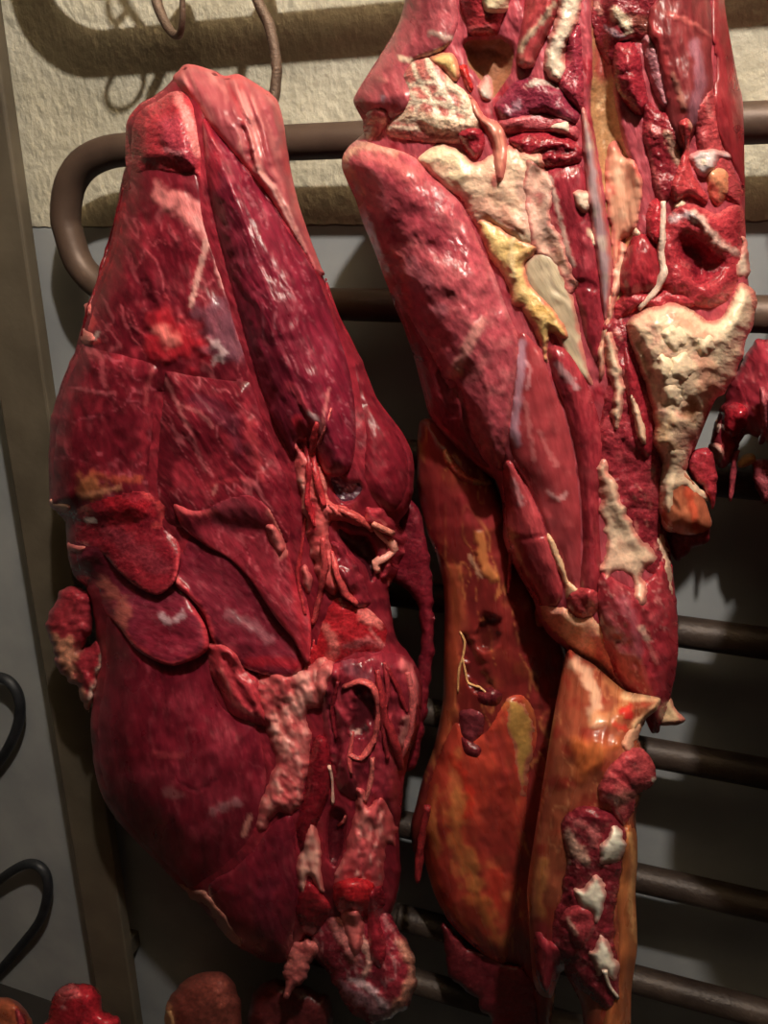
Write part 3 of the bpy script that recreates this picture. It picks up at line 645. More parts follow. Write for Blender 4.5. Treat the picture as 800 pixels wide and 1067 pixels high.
L.lobe('upper_flap', [(180,524),(202,528),(230,514),(260,508),(285,524),(302,556),(314,600),(324,650),(321,692),(305,666),(285,641),(262,606),(240,583),(215,569),(190,549)], 0.008, 14, ((140,38,50),(122,28,42)), lump=ML, fib=(.0012, 55, 5, 26), ramp=(125, .016), lift=0.001, rgh=.32, rim=((186,50,60), 5, .8),
       noi=[('vein', (196,90,98), 60, 14, 36, .88, 1.0, .45, .0006)],
       paint=[s([(226,516),(250,520),(272,530),(268,548),(245,552),(228,545)], 14, (120,50,60), .5, .001, .6, fill=True), s([(182,526),(200,535),(225,534)], 5, (206,80,84), .7, .002, .4), s([(280,520),(292,550),(296,575)], 9, (220,120,112), .7, .003, .6), s([(300,560),(306,600),(312,640),(318,680)], 7, (166,32,44), .6, -.002)])
L.lobe('fat_edge', [(184,916),(200,926),(214,928),(224,940),(238,958),(252,980),(250,988),(236,976),(224,960),(212,944),(198,934)], .008, 5, ((196,140,120),(176,112,98)), rag=(1.5, 6), lump=[(.002, 6)], mat=FAT, label='narrow pale edge of fat')
L.lobe('red_fold', [(216,672),(232,671),(246,680),(256,696),(272,708),(281,736),(283,757),(266,755),(240,744),(228,718),(218,700)], .024, 16, ((184,58,66),(160,44,54)), lump=[(.003, 12), (.001, 5)], fib=(.0022, 60, 4, 20), rgh=.3, rim=((206,90,92), 4, .7), paint=[s([(236,684),(244,710),(262,735)], 6, (120,24,36), .6, -.006, .4), s([(230,700),(246,735),(268,748)], 4, (214,110,108), .6, .002, .6)])
# central seam of connective fat
seam = dict(mat=FAT, rgh=.34)
fatn = [('vein', (186,56,66), 70, 9, 14, .7, .95, .7, -.002), ('blob', (246,190,176), 70, 6, 14, .1, .5, .6, .002)]
L.lobe('red_core', soft=True, poly=[(322,692),(330,655),(344,622),(368,620),(392,636),(408,655),(400,680),(372,684),(350,694),(335,700)], t=.010, w=20, col=((176,34,42),(150,26,36)), lump=[(.005, 20), (.002, 8)], rgh=.26, paint=[s([(340,655),(350,675),(345,690)], 8, (206,110,104), .7, .003, .5), s([(330,610),(325,640),(322,670)], 5, (200,90,90), .6, .003, .4), s([(382,640),(392,648),(402,644)], 9, (226,120,114), .8, .004, .7), s([(360,672),(380,668),(400,672)], 6, (190,110,114), .5, .001, .8, r=.15), s([(385,655),(395,668),(405,676)], 2, (214,120,118), .8, .001)])
L.lobe('fat_seam', [(304,452),(316,466),(327,476),(337,492),(344,516),(356,531),(375,536),(372,547),(348,542),(342,560),(352,585),(356,610),(348,622),(334,612),(324,582),(317,545),(311,510),(305,480)], .013, 9, ((206,84,86),(222,120,112),(178,48,58)), rag=(2.5, 8), lump=[(.006, 14), (.003, 6)], noi=fatn[:1], label='pink seam of fat', paint=[s([(313,500),(317,520),(316,550),(321,575)], 5, PALE, .8, .003, .4), s([(334,480),(338,505),(346,522)], 6, (232,140,126), .8, .002, .4)], **seam)
L.lobe('fat_seam', [(268,710),(285,701),(305,702),(322,694),(335,684),(348,690),(357,704),(346,722),(336,737),(320,742),(326,770),(323,800),(315,836),(304,850),(290,847),(272,868),(268,862),(271,832),(282,808),(288,795),(281,772),(275,748),(270,728)], .016, 11, ((222,126,120),(204,92,94),(240,168,154)), rag=(2.5, 7), lump=[(.007, 15), (.003, 6)], noi=fatn, fib=(.002, 75, 4, 20), label='broad pale pink seam of fat', paint=[s([(290,738),(294,760),(304,770)], 4, (150,34,44), .7, -.005), s([(312,700),(318,720),(314,738)], 9, (240,180,166), .7, .004, .5)], **seam)
for pl in ([(275,548),(284,545),(294,555),(298,572),(290,580),(281,566)], [(313,590),(320,587),(326,604),(324,620),(318,616),(313,602)], [(352,590),(366,596),(376,608),(377,616),(366,618),(356,612)], [(327,700),(338,688),(350,690),(354,704),(344,712),(346,722),(334,732),(328,718)]):
    L.lobe('fat_lump', pl, .009, 7, ((230,136,128),(206,94,96)), rag=(1.5, 5), lump=[(.003, 7)], rgh=.3, mat=FAT)
L.lobe('fat_strip', [(340,524),(358,527),(376,536),(392,546),(384,550),(366,546),(348,538)], .010, 5, ((224,120,110),(196,70,76)), rag=(1.5, 5), lump=[(.004, 8)], mat=FAT)
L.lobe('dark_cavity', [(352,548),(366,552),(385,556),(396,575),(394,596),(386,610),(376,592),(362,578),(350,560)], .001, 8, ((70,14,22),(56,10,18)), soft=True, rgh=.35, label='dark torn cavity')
L.strand('fat_strand', [(386,546),(396,556),(408,566),(411,572),(402,580),(392,586),(394,596)], [3, 4.5, 5.5, 4, 6, 4], (238,160,146), .6, mat=FAT, label='pale twisted fat strand')
L.strand('tendon_strand', [(320,470),(332,462),(341,440),(345,425)], [1.5, 1.8, 1], (214,104,104))
L.strand('tendon_strand', [(318,540),(314,570),(310,600),(318,640)], [2, 2.6, 2], (176,50,58))
# torn right-hand lower body
L.lobe('torn_muscle', [(346,694),(372,684),(400,678),(425,685),(438,705),(438,740),(432,772),(421,800),(418,842),(412,862),(398,842),(385,862),(368,834),(350,822),(340,785),(334,742),(340,712)], .016, 18, ((120,30,42),(140,40,52),(96,20,32)), rag=(2, 9), lump=[(.008, 22), (.003, 8)], fib=(.003, 80, 6, 30), rgh=.28,
       noi=[('blob', (176,60,68), 82, 7, 40, .25, .6, .6, .002)],
       paint=[s([(372,715),(386,722),(388,745),(378,768),(366,760),(368,735)], 8, (44,8,14), .85, -.018, .4, fill=True), s([(362,685),(368,700),(380,704)], 10, (110,64,74), .6, .001, .5), s([(420,690),(432,705),(434,730)], 8, (222,110,112), .8, .003, .6), s([(424,750),(420,775)], 7, (206,130,124), .7, .003, .6), s([(368,764),(374,760)], 4, (236,180,170), .7, .002, .7), s([(345,740),(352,775),(348,805)], 6, (70,12,22), .6, -.008, .3)])  # near-black fill: shade of the torn hole put into the colour, besides the carving
L.strand('torn_strand', [(358,716),(374,710),(388,716),(394,738),(390,770),(376,790),(364,786)], [3, 4.5, 4, 3.5, 4.5, 3], (206,92,92), .6)
L.strand('torn_strand', [(393,698),(397,722),(402,750),(412,775),(418,800)], [3, 4, 5, 6, 4], (172,52,60), .5)
L.strand('torn_strand', [(368,762),(364,790),(366,806)], [2, 3, 2.4], (196,84,86))
L.strand('torn_strand', [(400,690),(412,712),(424,742)], [2.5, 3.5, 2], (150,40,50))
L.lobe('dark_strand', [(326,770),(340,768),(346,800),(343,830),(330,862),(322,885),(312,888),(308,860),(316,830)], .016, 9, ((128,22,32),(104,18,28)), lump=ML, rgh=.28)
L.lobe('fat_strip', [(322,858),(330,862),(336,890),(334,910),(340,930),(330,928),(322,915),(316,945),(312,930),(308,905),(314,885)], .012, 6, ((226,140,128),(240,190,170),(180,70,74)), rag=(1.5, 6), lump=[(.004, 10)], fib=(.002, 82, 3, 20), mat=FAT)
L.lobe('dark_strand', [(312,930),(322,918),(336,930),(346,945),(340,960),(328,975),(316,972),(308,950)], .012, 9, ((150,30,38),(120,22,32)), lump=ML, rgh=.28)
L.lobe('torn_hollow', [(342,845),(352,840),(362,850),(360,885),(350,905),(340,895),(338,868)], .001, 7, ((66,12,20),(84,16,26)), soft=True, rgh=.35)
L.strand('fat_strand', [(343,798),(346,812),(347,838)], [2.2, 2, 2.4], (240,190,172), .8, mat=FAT)
L.strand('fat_strand', [(352,860),(358,856),(361,848)], [2, 2.4, 2], (214,110,106), .6, mat=FAT)
L.lobe('pink_strip', [(372,818),(380,824),(384,838),(396,830),(406,842),(414,858),(412,885),(404,880),(402,905),(398,930),(392,945),(372,950),(352,945),(350,930),(346,912),(356,892),(364,862),(370,838)], .018, 12, ((204,96,98),(178,62,70),(226,136,128)), rag=(2.5, 7), lump=[(.006, 16), (.003, 6)], fib=(.004, 100, 5, 22), noi=[('vein', (140,30,40), 100, 8, 24, .72, .98, .7, -.002), ('blob', (246,196,182), 100, 5, 16, .2, .55, .6, .002)], mat=FAT, label='stringy pink strip')
L.lobe('red_strip', [(350,918),(372,914),(390,920),(394,940),(382,955),(366,962),(352,950),(346,934)], .016, 10, ((172,28,34),(146,24,32)), lump=ML, rgh=.26)
L.lobe('pink_strip', [(356,950),(372,948),(380,962),(378,985),(370,1000),(362,985),(358,968)], .012, 7, ((222,126,118),(200,90,90)), rag=(1.5, 6), lump=[(.004, 8)], mat=FAT)
L.lobe('red_strip', [(384,930),(398,922),(402,940),(396,958),(404,985),(398,1010),(386,1000),(382,970)], .012, 8, ((140,32,42),(116,24,36)), lump=ML, rgh=.24)

# ragged left edge and torn bits round the cavity
L.strand('torn_edge', [(129,196),(123,222),(113,256),(105,284),(97,310),(91,330),(86,350)], [2, 3.2, 2.4, 3.6, 2.4, 4, 2.4], (112,24,32), .2)
for pl in ([(88,318),(96,316),(98,326),(92,332)], [(86,342),(96,346),(100,356),(92,362),(84,354)], [(70,566),(80,566),(90,570),(84,576),(72,574)]):
    L.lobe('fat_lump', pl, .008, 5, ((206,96,92),(226,150,136)), rag=(2, 5), lump=[(.003, 5)], mat=FAT)
L.lobe('torn_muscle', [(346,562),(362,574),(378,598),(386,626),(374,636),(356,624),(348,600)], .014, 10, ((132,34,46),(112,26,38)), rag=(2.5, 7), lump=[(.005, 10), (.002, 5)], fib=(.003, 60, 4, 18), rgh=.26)
L.lobe('torn_muscle', [(380,526),(400,532),(416,545),(424,562),(416,592),(405,612),(396,600),(404,576),(394,558),(380,545)], .014, 9, ((156,44,54),(128,32,42)), rag=(3, 7), lump=[(.005, 10), (.002, 5)], fib=(.003, 30, 4, 18), rgh=.26, noi=[('blob', (214,110,106), 40, 5, 14, .15, .5, .6, .001)])
for pts, rr, cc in (([(330,440),(326,468),(330,498),(338,528)], [2, 4.5, 3.5, 4.5, 2.5], (190,58,64)), ([(318,455),(322,490),(320,520),(328,548)], [2, 3.5, 3, 4, 2], (166,40,50)), ([(352,530),(372,540),(388,552)], [3.5, 4.5, 3], (206,86,84)),
                    ([(346,575),(352,600),(360,618),(372,630)], [2.5, 4, 5, 3], (206,80,82)), ([(336,560),(338,590),(334,618),(326,650)], [3, 5, 3.5, 3], (196,74,78)), ([(388,545),(400,552),(410,556)], [3, 4.5, 3], (226,140,124)), ([(400,690),(404,720),(398,752),(404,790)], [2, 3.5, 2.5, 3], (150,46,56)),
                    ([(424,700),(430,728),(428,760),(418,792)], [3, 5, 4, 3], (196,96,98)), ([(352,710),(346,740),(350,770)], [2, 3.2, 2], (140,36,48)), ([(388,790),(386,815),(380,835)], [2.5, 3.5, 2.5], (206,110,106))):
    L.strand('torn_strand', pts, rr, cc, .55)

# ------------------------------------------------------------------ right: half carcass
r1 = at(600, 1090, 0.2)
CS = empty('meat_carcass', r1, 'pink half carcass with cream fat and amber membrane, cut off by the top edge', 'meat')
R = Piece(CS, (340, -110, 800, 1110), 0.2, 2.0)
R.dents = [([(478,48),(486,38),(505,36),(524,36),(536,46),(540,60),(536,78),(524,96),(514,106),(504,100),(494,84),(484,70)], 0.018, 14),
    ([(610,-100),(611,20),(612,70),(610,110),(618,160),(628,230),(636,300),(640,380),(650,340),(658,270),(668,230),(668,190),(656,150),(646,110),(642,60),(640,20),(640,-100)], 0.018, 12),
    ([(702,246),(716,236),(734,248),(750,262),(762,270),(756,288),(742,300),(724,300),(710,284),(702,268)], 0.024, 16)]
R.ts, R.ls, R.tint, R.blot = 0.44, 0.6, (1.1, 1.2, 1.15), 0.5
M1, M2, M3 = (172, 74, 86), (158, 62, 75), (186, 94, 102)
DR1, DR2 = (150, 40, 54), (130, 32, 44)
CR, CR2, CRP = (240, 216, 190), (232, 200, 172), (234, 180, 162)
YF, YF2 = (232, 194, 128), (220, 178, 110)
AMB, AMB2, AMB3 = (148, 82, 58), (138, 67, 48), (198, 134, 82)
ML2 = [(0.004, 40), (0.0016, 12)]
# tail pieces and the rib wall, furthest back
R.lobe('back_flap', [(462,960),(485,985),(520,1000),(545,1010),(560,1040),(556,1090),(530,1110),(500,1080),(512,1065),(500,1050),(490,1035),(470,1020),(463,990)], .012, 14, ((104,30,38),(84,20,28)), base=.14, tb=.008, rag=(3, 10), lump=ML2, label='dark ragged flap behind the rib membrane')
ribs = [(437,440),(460,440),(500,470),(530,540),(560,620),(590,680),(606,740),(600,820),(592,900),(584,980),(575,1060),(560,1100),(548,1050),(540,1010),(521,1003),(503,994),(484,978),(466,958),(454,932),(444,902),(438,880),(431,890),(428,860),(433,840),(441,808),(452,778),(461,732),(462,690),(463,650),(462,612),(455,580),(445,555),(437,520),(434,495)]
def rbase(x, y): return .142 + .018 * sstep(1000, 500, y) - .026 * sstep(505, 560, x) * sstep(620, 720, y)
R.lobe('rib_wall', ribs, .05, 60, ((126,44,40),(116,38,38),(136,60,44)), base=rbase, tb=.012, lump=[(.005, 45), (.0015, 14)], fib=(.0012, 82, 7, 50), rgh=.3, mat=MEMBRANE,
    noi=[('vein', (206,140,84), 85, 16, 80, .86, 1.0, .5, .0012), ('blob', (160,60,44), 80, 18, 60, .2, .6, .5, 0)],
    paint=[s([(440,470),(460,500),(500,510),(510,540),(470,560),(450,545),(440,510)], 24, (146,48,52), .85, 0, .3, fill=True), s([(536,560),(552,640),(572,700),(580,760)], 24, (110,32,34), .8, -.01, .2), s([(470,600),(476,640),(470,700),(462,780)], 14, (166,86,56), .8, .004, .3), s([(500,560),(505,590),(514,600)], 8, (206,140,80), .6, .003, .6), s([(490,580),(500,600)], 3, (240,200,160), .7, .001),
           s([(505,640),(520,646),(518,668),(504,676),(496,660)], 8, (56,16,14), .8, -.014, .3, fill=True), s([(485,660),(500,690),(510,715),(498,722),(486,700)], 8, (90,24,30), .8, -.008, .4, fill=True)])  # first fill: shade inside the rib hole put into the colour, besides the dip
# amber membrane sheet with yellow fat over the lower ribs
R.lobe('rib_membrane', [(464,770),(476,752),(492,768),(506,762),(520,740),(530,726),(545,724),(558,742),(560,772),(552,800),(548,850),(542,900),(536,950),(528,1000),(520,1003),(503,994),(484,978),(466,958),(452,930),(442,895),(440,860),(446,820),(456,790)], .018, 26, ((182,72,54),(166,58,46),(186,100,64)), lump=[(.005, 30), (.0015, 9)], fib=(.0012, 70, 7, 36), rgh=.28, mat=MEMBRANE, label='amber translucent membrane',
    noi=[('blob', (196,136,74), 70, 18, 60, .25, .6, .4, .001), ('blob', (110,34,34), 75, 16, 50, .1, .5, .6, 0)],
    paint=[s([(478,830),(472,850),(480,880),(490,900),(496,920)], 13, (196,138,76), .5, .002, .8), s([(494,930),(508,955),(524,985)], 12, (190,128,66), .5, .002, .8), s([(506,840),(524,850),(534,880),(530,915),(512,900),(500,870)], 16, (128,44,40), .85, -.006, .4, fill=True), s([(512,770),(524,780),(530,800),(520,812)], 12, (120,40,40), .6, -.003, .5), s([(472,790),(480,805),(490,830),(486,850)], 6, (196,50,36), .7, .001, .6), s([(520,905),(516,930),(530,945)], 9, (170,44,34), .6, 0, .6), s([(445,900),(462,940),(490,975),(515,1000)], 5, (196,92,56), .6, .001, .3), s([(455,820),(450,850),(456,890)], 5, (206,130,80), .5, .002, .5)])
R.lobe('yellow_fat', [(524,740),(530,728),(540,727),(552,742),(558,762),(554,792),(550,818),(544,836),(538,810),(534,784),(526,764)], .003, 9, ((198,154,88),(184,132,72)), rag=(3, 8), lump=[(.002, 8)], rgh=.4, mat=FAT, label='yellow fat')
for pl, c_ in (([(478,742),(490,738),(504,744),(504,762),(492,774),(480,766)], (124,48,58)), ([(480,768),(494,774),(502,780),(498,790),(484,786)], (110,34,42)), ([(496,722),(512,716),(524,724),(518,736),(500,734)], (110,34,42))):
    R.lobe('kernel_of_meat', pl, .012, 9, c_, lump=[(.003, 8)], rgh=.2)
R.strand('loose_sinew', [(479,658),(484,668),(482,684),(478,700),(477,722)], [1.2, 1.8, 1.6, 1.1], (222,170,116), .8, mat=FAT, label='thin pale sinew')
R.strand('loose_sinew', [(482,686),(485,700),(488,712),(500,716),(508,724)], [1.2, 1.8, 1.6, 1.1], (222,170,116), .8, mat=FAT, label='thin pale sinew')
R.strand('drip', [(446,840),(440,870),(436,900),(435,918)], [5, 5, 6, 4.5], (136,40,44), label='narrow hanging drip of flesh', free=[.21, .205, .2, .2])
# main upper body
main = [(425,-100),(425,-20),(416,22),(402,48),(386,73),(371,97),(368,107),(377,124),(381,136),(372,145),(358,160),(356,174),(362,190),(370,207),(378,232),(390,261),(405,301),(420,340),(431,372),(441,410),(447,432),(462,452),(492,482),(516,500),(524,530),(524,560),(533,585),(548,612),(556,626),(560,640),(572,662),(598,682),(622,694),(650,722),(668,742),(680,765),(690,752),(698,728),(705,690),(706,650),(703,615),(699,585),(694,560),(700,520),(715,490),(735,440),(752,400),(768,365),(778,335),(780,300),(776,260),(776,200),(774,110),(768,80),(757,20),(750,-30),(750,-100)]
R.lobe('carcass_body', main, .07, 70, (M1, M2, DR1), base=.195, tb=.06, lump=ML2, fib=(.0008, 75, 5, 30), rgh=.36)
# --- top left
R.lobe('upper_muscle', [(427,-100),(426,-20),(417,22),(403,48),(387,73),(372,97),(369,107),(378,124),(392,130),(408,124),(424,118),(432,100),(428,80),(432,64),(455,56),(470,46),(478,20),(474,-20),(474,-100)], .028, 32, (M1, M3, M2), lump=ML2, fib=(.001, 70, 6, 24), rgh=.3,
    paint=[s([(448,34),(462,38),(471,42),(470,50),(455,54)], 5, (222,190,178), .8, .001, .6), s([(418,60),(430,63),(450,57),(468,48)], 4, CR, .8, .002, .6), s([(372,108),(385,118),(398,116)], 6, (120,34,44), .6, -.004, .4), s([(395,82),(402,84)], 5, (206,130,126), .6, .001), s([(398,102),(399,106)], 4, (200,160,180), .8, .002), s([(405,88),(412,110),(406,128)], 6, (126,44,50), .5, -.003, .5)])
R.lobe('fascia', [(404,128),(420,116),(426,98),(420,78),(430,64),(446,60),(458,64),(470,82),(484,94),(498,110),(506,124),(500,142),(480,150),(455,150),(420,146),(402,140)], .016, 18, ((196,112,106),(178,88,88)), lump=[(.004, 18), (.002, 7)], rgh=.3,
    label='pink flesh under webbed fascia',
    paint=[s([(418,78),(425,95),(435,108),(430,125)],4,(246,220,200),.9,.001), s([(430,66),(437,85),(448,100),(455,120),(452,135)],4,(246,220,200),.9,.001), s([(445,62),(455,85),(468,105),(475,128)],5,(246,220,200),.9,.001), s([(412,112),(440,105),(460,108),(485,118)],4,(246,220,200),.9,.001), s([(408,122),(440,125),(470,125),(490,128)],5,(246,220,200),.9,.001), s([(470,75),(480,95),(488,115)],7,(246,220,200),.9,.001), s([(425,90),(445,85),(465,90)],4,(246,220,200),.9,.001), s([(455,98),(470,92),(485,98)],4,(246,220,200),.8,.001), s([(404,132),(430,134),(460,130)],4,(246,220,200),.8,.001), s([(440,118),(446,135)],3.5,(246,220,200),.8,.001), s([(420,100),(432,98)],3.5,(246,220,200),.8,.001), s([(472,85),(486,100),(494,115),(490,128),(470,130),(440,125),(425,118)], 12, (234,196,170), .75, .003, .6)])
R.lobe('fold_of_flesh', [(378,134),(380,120),(390,112),(402,114),(406,124),(400,136),(392,146),(384,150)], .012, 9, ((186,88,92),(168,66,74)), lump=[(.003, 8)], rgh=.28, paint=[s([(384,128),(392,124),(400,126)], 4, (232,190,170), .8, .002, .6), s([(382,142),(390,136)], 4, (220,160,140), .7, .002, .6)])
R.lobe('yellow_fat', [(447,60),(458,55),(472,55),(478,66),(480,80),(474,86),(462,74),(450,66)], .011, 8, (YF, (226,190,140)), lump=[(.002, 7)], mat=FAT, label='small lump of yellow fat')
R.lobe('bone_hollow', [(478,48),(486,38),(505,36),(524,36),(536,46),(540,60),(536,78),(524,96),(514,106),(504,100),(494,84),(484,70)], .001, 10, ((150,104,76),(128,84,60)), soft=True, rgh=.4, lump=[(.003, 14)], mat=MEMBRANE, label='tan hollow in the joint')
R.lobe('bone_tip', [(496,90),(503,82),(506,76),(512,82),(514,96),(512,106),(502,104)], .010, 6, ((206,190,180),(170,150,146)), lump=[(.002, 6)], rgh=.2, mat=FAT, label='greyish white bone tip')
R.lobe('red_shred', [(478,68),(486,66),(490,78),(494,92),(490,98),(482,84)], .009, 6, ((206,50,48),(180,40,44)), lump=[(.002, 5)], rgh=.2)
R.lobe('top_chunk', [(484,-100),(480,-20),(478,0),(484,20),(488,36),(502,39),(518,37),(523,24),(528,8),(534,-20),(534,-100)], .030, 16, ((184,60,66),(164,44,56)), lump=ML2, rgh=.24, paint=[s([(485,30),(510,30)], 6, (214,110,112), .6, .001, .6)])
R.lobe('cut_bone', [(502,-14),(532,-14),(530,8),(524,13),(504,12)], .010, 5, ((240,220,190),(226,204,170)), rag=(1, 6), lump=[(.002, 8)], mat=FAT, label='cream cut bone face')
R.lobe('cheek_strip', [(548,-100),(547,-15),(544,20),(538,50),(537,66),(546,73),(556,70),(560,60),(572,36),(582,10),(586,-20),(586,-100)], .032, 14, ((190,76,80),(172,60,68)), lump=ML2, fib=(.002, 108, 5, 24), rgh=.28, paint=[s([(577,4),(566,20),(550,38),(542,52)], 3.5, CR, .9, .003, .3), s([(543,60),(548,70),(555,66)], 6, (226,130,124), .7, .002, .5)])
R.lobe('fat_cap', [(582,-100),(582,-10),(578,18),(570,44),(566,66),(572,84),(584,88),(592,78),(590,56),(598,34),(606,12),(606,-100)], .022, 9, (CR, (222,206,196), CRP), rag=(2, 8), lump=[(.004, 12), (.002, 5)], mat=FAT, rgh=.3)
R.lobe('inner_muscle', [(592,40),(604,24),(607,60),(609,100),(606,118),(594,108),(584,98),(580,88),(588,70)], .016, 10, ((150,46,66),(170,60,76)), lump=[(.004, 14), (.002, 6)], rgh=.2)
R.lobe('inner_muscle', [(514,112),(524,98),(534,86),(548,80),(566,82),(584,92),(594,106),(604,118),(600,130),(586,128),(566,120),(545,130),(528,132)], .018, 13, ((150,54,78),(132,42,60)), lump=[(.004, 16), (.002, 6)], rgh=.16, paint=[s([(552,86),(570,84),(582,88)], 5, (226,210,200), .7, .002, .8), s([(530,116),(540,110)], 6, (210,170,190), .5, .002, .8, r=.1)])
R.lobe('inner_muscle', [(518,126),(535,122),(560,118),(590,124),(604,136),(600,148),(575,140),(550,140),(525,140)], .012, 10, ((196,92,102),(180,70,82)), lump=[(.003, 14)], rgh=.25)
R.lobe('fat_wedge', [(570,134),(578,128),(592,127),(593,140),(582,139)], .008, 5, ((242,226,210),(230,206,190)), lump=[(.001, 6)], mat=FAT)
R.lobe('inner_muscle', [(528,145),(545,138),(570,138),(595,144),(606,154),(606,168),(592,176),(572,176),(552,172),(540,160)], .020, 14, ((168,46,60),(140,32,46)), lump=[(.004, 14), (.002, 6)], rgh=.22, paint=[s([(560,162),(575,156),(592,158)], 7, (84,18,28), .7, -.008, .5)])
# --- the long flank muscle
R.lobe('flank_side', [(405,301),(420,340),(431,372),(441,410),(447,432),(462,452),(492,482),(516,500),(514,488),(500,470),(490,448),(482,420),(472,398),(460,380),(450,360),(436,330),(424,308)], .010, 16, ((144,46,56),(128,36,46)), lump=ML2, fib=(.0015, 65, 5, 24), rgh=.32, paint=[s([(462,392),(466,410),(472,432)], 8, (90,22,28), .6, -.006, .4), s([(455,420),(470,445),(485,462)], 10, (120,32,38), .5, -.003, .5)])
flank = [(372,146),(358,160),(356,174),(362,190),(370,207),(378,232),(390,261),(405,301),(418,318),(432,340),(446,364),(462,392),(474,398),(484,422),(491,450),(502,470),(514,486),(523,490),(528,462),(532,430),(537,400),(541,372),(540,350),(532,332),(522,305),(513,280),(502,258),(492,236),(482,214),(467,197),(450,183),(438,168),(420,158),(398,152)]
R.lobe('flank_muscle', flank, full=True, t=.024, w=38, col=(M2, M1, M3), lump=[(.005, 50), (.0013, 15), (.0005, 6)], fib=(.001, 60, 5, 18), rgh=.27, label='long pink flank muscle', rim=((190,96,100), 6, .5),
    noi=[('blob', (196,100,108), 60, 12, 30, .35, .7, .4, .0006)],
    paint=[s([(360,165),(370,155),(390,152),(410,158)], 6, (232,176,150), .7, .002, .6), s([(362,178),(372,190),(378,200)], 6, (222,160,130), .6, .002, .6), s([(372,150),(400,156),(430,158),(450,166)], 7, (214,140,130), .6, .002, .6), s([(380,165),(400,165),(430,185)], 14, (206,108,108), .5, .001, .5), s([(438,225),(450,240),(470,260),(455,255)], 24, (126,34,52), .55, -.006, .3), s([(408,190),(420,215),(412,250)], 18, (134,40,54), .5, -.004, .4),
           s([(502,335),(492,355),(482,372),(470,390)], 8, (224,150,146), .75, .002, .4), s([(425,275),(438,295),(455,320)], 12, (186,110,126), .45, .001, .8, r=.12), s([(515,290),(525,310),(530,330)], 7, (196,116,124), .6, .002, .5), s([(470,395),(478,388)], 6, (220,140,120), .8, .003), s([(494,440),(502,460),(516,480)], 5, (204,116,116), .5, .001, .5), s([(404,262),(418,270),(422,300),(428,320)], 5, (190,80,76), .6, .002, .5)])
R.lobe('cut_lip', [(460,470),(464,466),(470,474),(478,486),(488,495),(500,500),(512,500),(514,505),(500,507),(484,503),(472,494),(463,482)], .013, 5, ((206,92,74),(186,66,62)), lump=[(.002, 6)], rgh=.25, label='curled lip of a cut', paint=[s([(463,470),(468,480)], 4, (232,160,120), .8, .001), s([(495,504),(512,503)], 3, (222,170,110), .8, .001)])
# --- fat round the hip
R.lobe('cream_fat', [(436,168),(444,156),(458,150),(474,154),(488,164),(500,168),(515,160),(530,150),(548,160),(562,160),(570,172),(560,186),(556,205),(560,225),(566,245),(556,262),(540,258),(526,244),(508,235),(494,236),(484,214),(468,197),(452,184)], .018, 16, (CR, CRP, (236,190,166)), rag=(2, 8), lump=[(.005, 18), (.002, 7)], rgh=.32, mat=FAT,
    paint=[s([(440,165),(460,160),(480,175),(470,190)], 14, (242,222,188), .8, .002, .5), s([(495,215),(520,220),(540,235)], 14, (228,158,146), .6, .001, .6), s([(545,190),(548,215),(552,240)], 9, (206,150,150), .5, .001, .6), s([(515,192),(519,180),(524,175)], 6, (190,60,70), .8, .001), s([(500,228),(515,226),(545,244)], 2, (196,80,84), .6, -.002)])
R.lobe('red_muscle', [(476,140),(488,133),(502,134),(506,148),(502,162),(494,167),(484,158)], .014, 9, ((176,50,64),(156,38,52)), lump=[(.003, 10)], rgh=.22)
R.lobe('sinew_band', [(488,98),(496,106),(504,120),(518,126),(527,138),(529,160),(525,186),(518,190),(514,172),(512,150),(502,134),(492,116)], .014, 8, ((226,158,136),(206,130,118)), lump=[(.003, 10)], fib=(.003, 80, 3, 30), rgh=.26, mat=FAT)
R.lobe('loin_muscle', [(566,178),(590,172),(606,172),(612,195),(617,232),(626,280),(632,330),(630,372),(620,378),(608,350),(602,322),(592,288),(574,262),(562,240),(556,212),(558,190)], .016, 18, ((164,52,66),(146,40,54)), lump=ML2, fib=(.001, 78, 5, 24), rgh=.26,
    paint=[s([(572,185),(578,205),(585,235),(592,262),(597,275)], 4, (214,180,170), .75, .002, .4), s([(612,235),(616,262),(610,280)], 9, (186,76,90), .6, .002, .5), s([(614,240),(622,255)], 4, CR, .8, .002, .5), s([(598,300),(610,295),(618,300)], 6, (130,30,44), .6, -.003, .5), s([(560,200),(562,215),(575,240),(588,268)], 9, (206,120,120), .4, 0, .6)])
R.lobe('fat_lump', [(597,201),(606,197),(617,200),(618,214),(610,223),(601,218)], .011, 7, ((244,226,208),(230,196,180)), rag=(1.5, 5), lump=[(.003, 7)], mat=FAT)
R.lobe('grey_fascia', [(558,262),(572,262),(590,285),(600,320),(606,350),(612,380),(620,405),(606,395),(592,378),(578,350),(562,320),(546,296),(545,275)], .008, 12, ((206,190,164),(190,170,150)), lump=[(.002, 16)], fib=(.001, 60, 5, 40), rgh=.3, mat=FAT, label='greyish silverskin', noi=[('blob', (160,140,128), 62, 7, 40, .25, .6, .6, -.0005)])
R.lobe('yellow_fat', [(496,229),(510,230),(524,238),(542,250),(560,256),(556,268),(546,278),(556,300),(572,318),(588,338),(592,352),(582,352),(574,348),(571,362),(570,382),(564,366),(556,346),(542,322),(534,318),(530,300),(518,280),(504,258)], .020, 14, (YF, (236,204,148), YF2), rag=(1.2, 8), lump=[(.004, 18), (.0015, 7)], rgh=.32, mat=FAT, label='yellow fat over the hip',
    paint=[s([(535,248),(533,262),(534,290)], 5, (240,214,170), .7, .004, .3), s([(530,300),(540,318),(556,342)], 3, (196,150,90), .5, -.002), s([(574,330),(576,334)], 2.5, (120,80,50), .6, -.002), s([(545,255),(548,262),(540,270)], 4, (226,170,130), .6, .002, .4)])
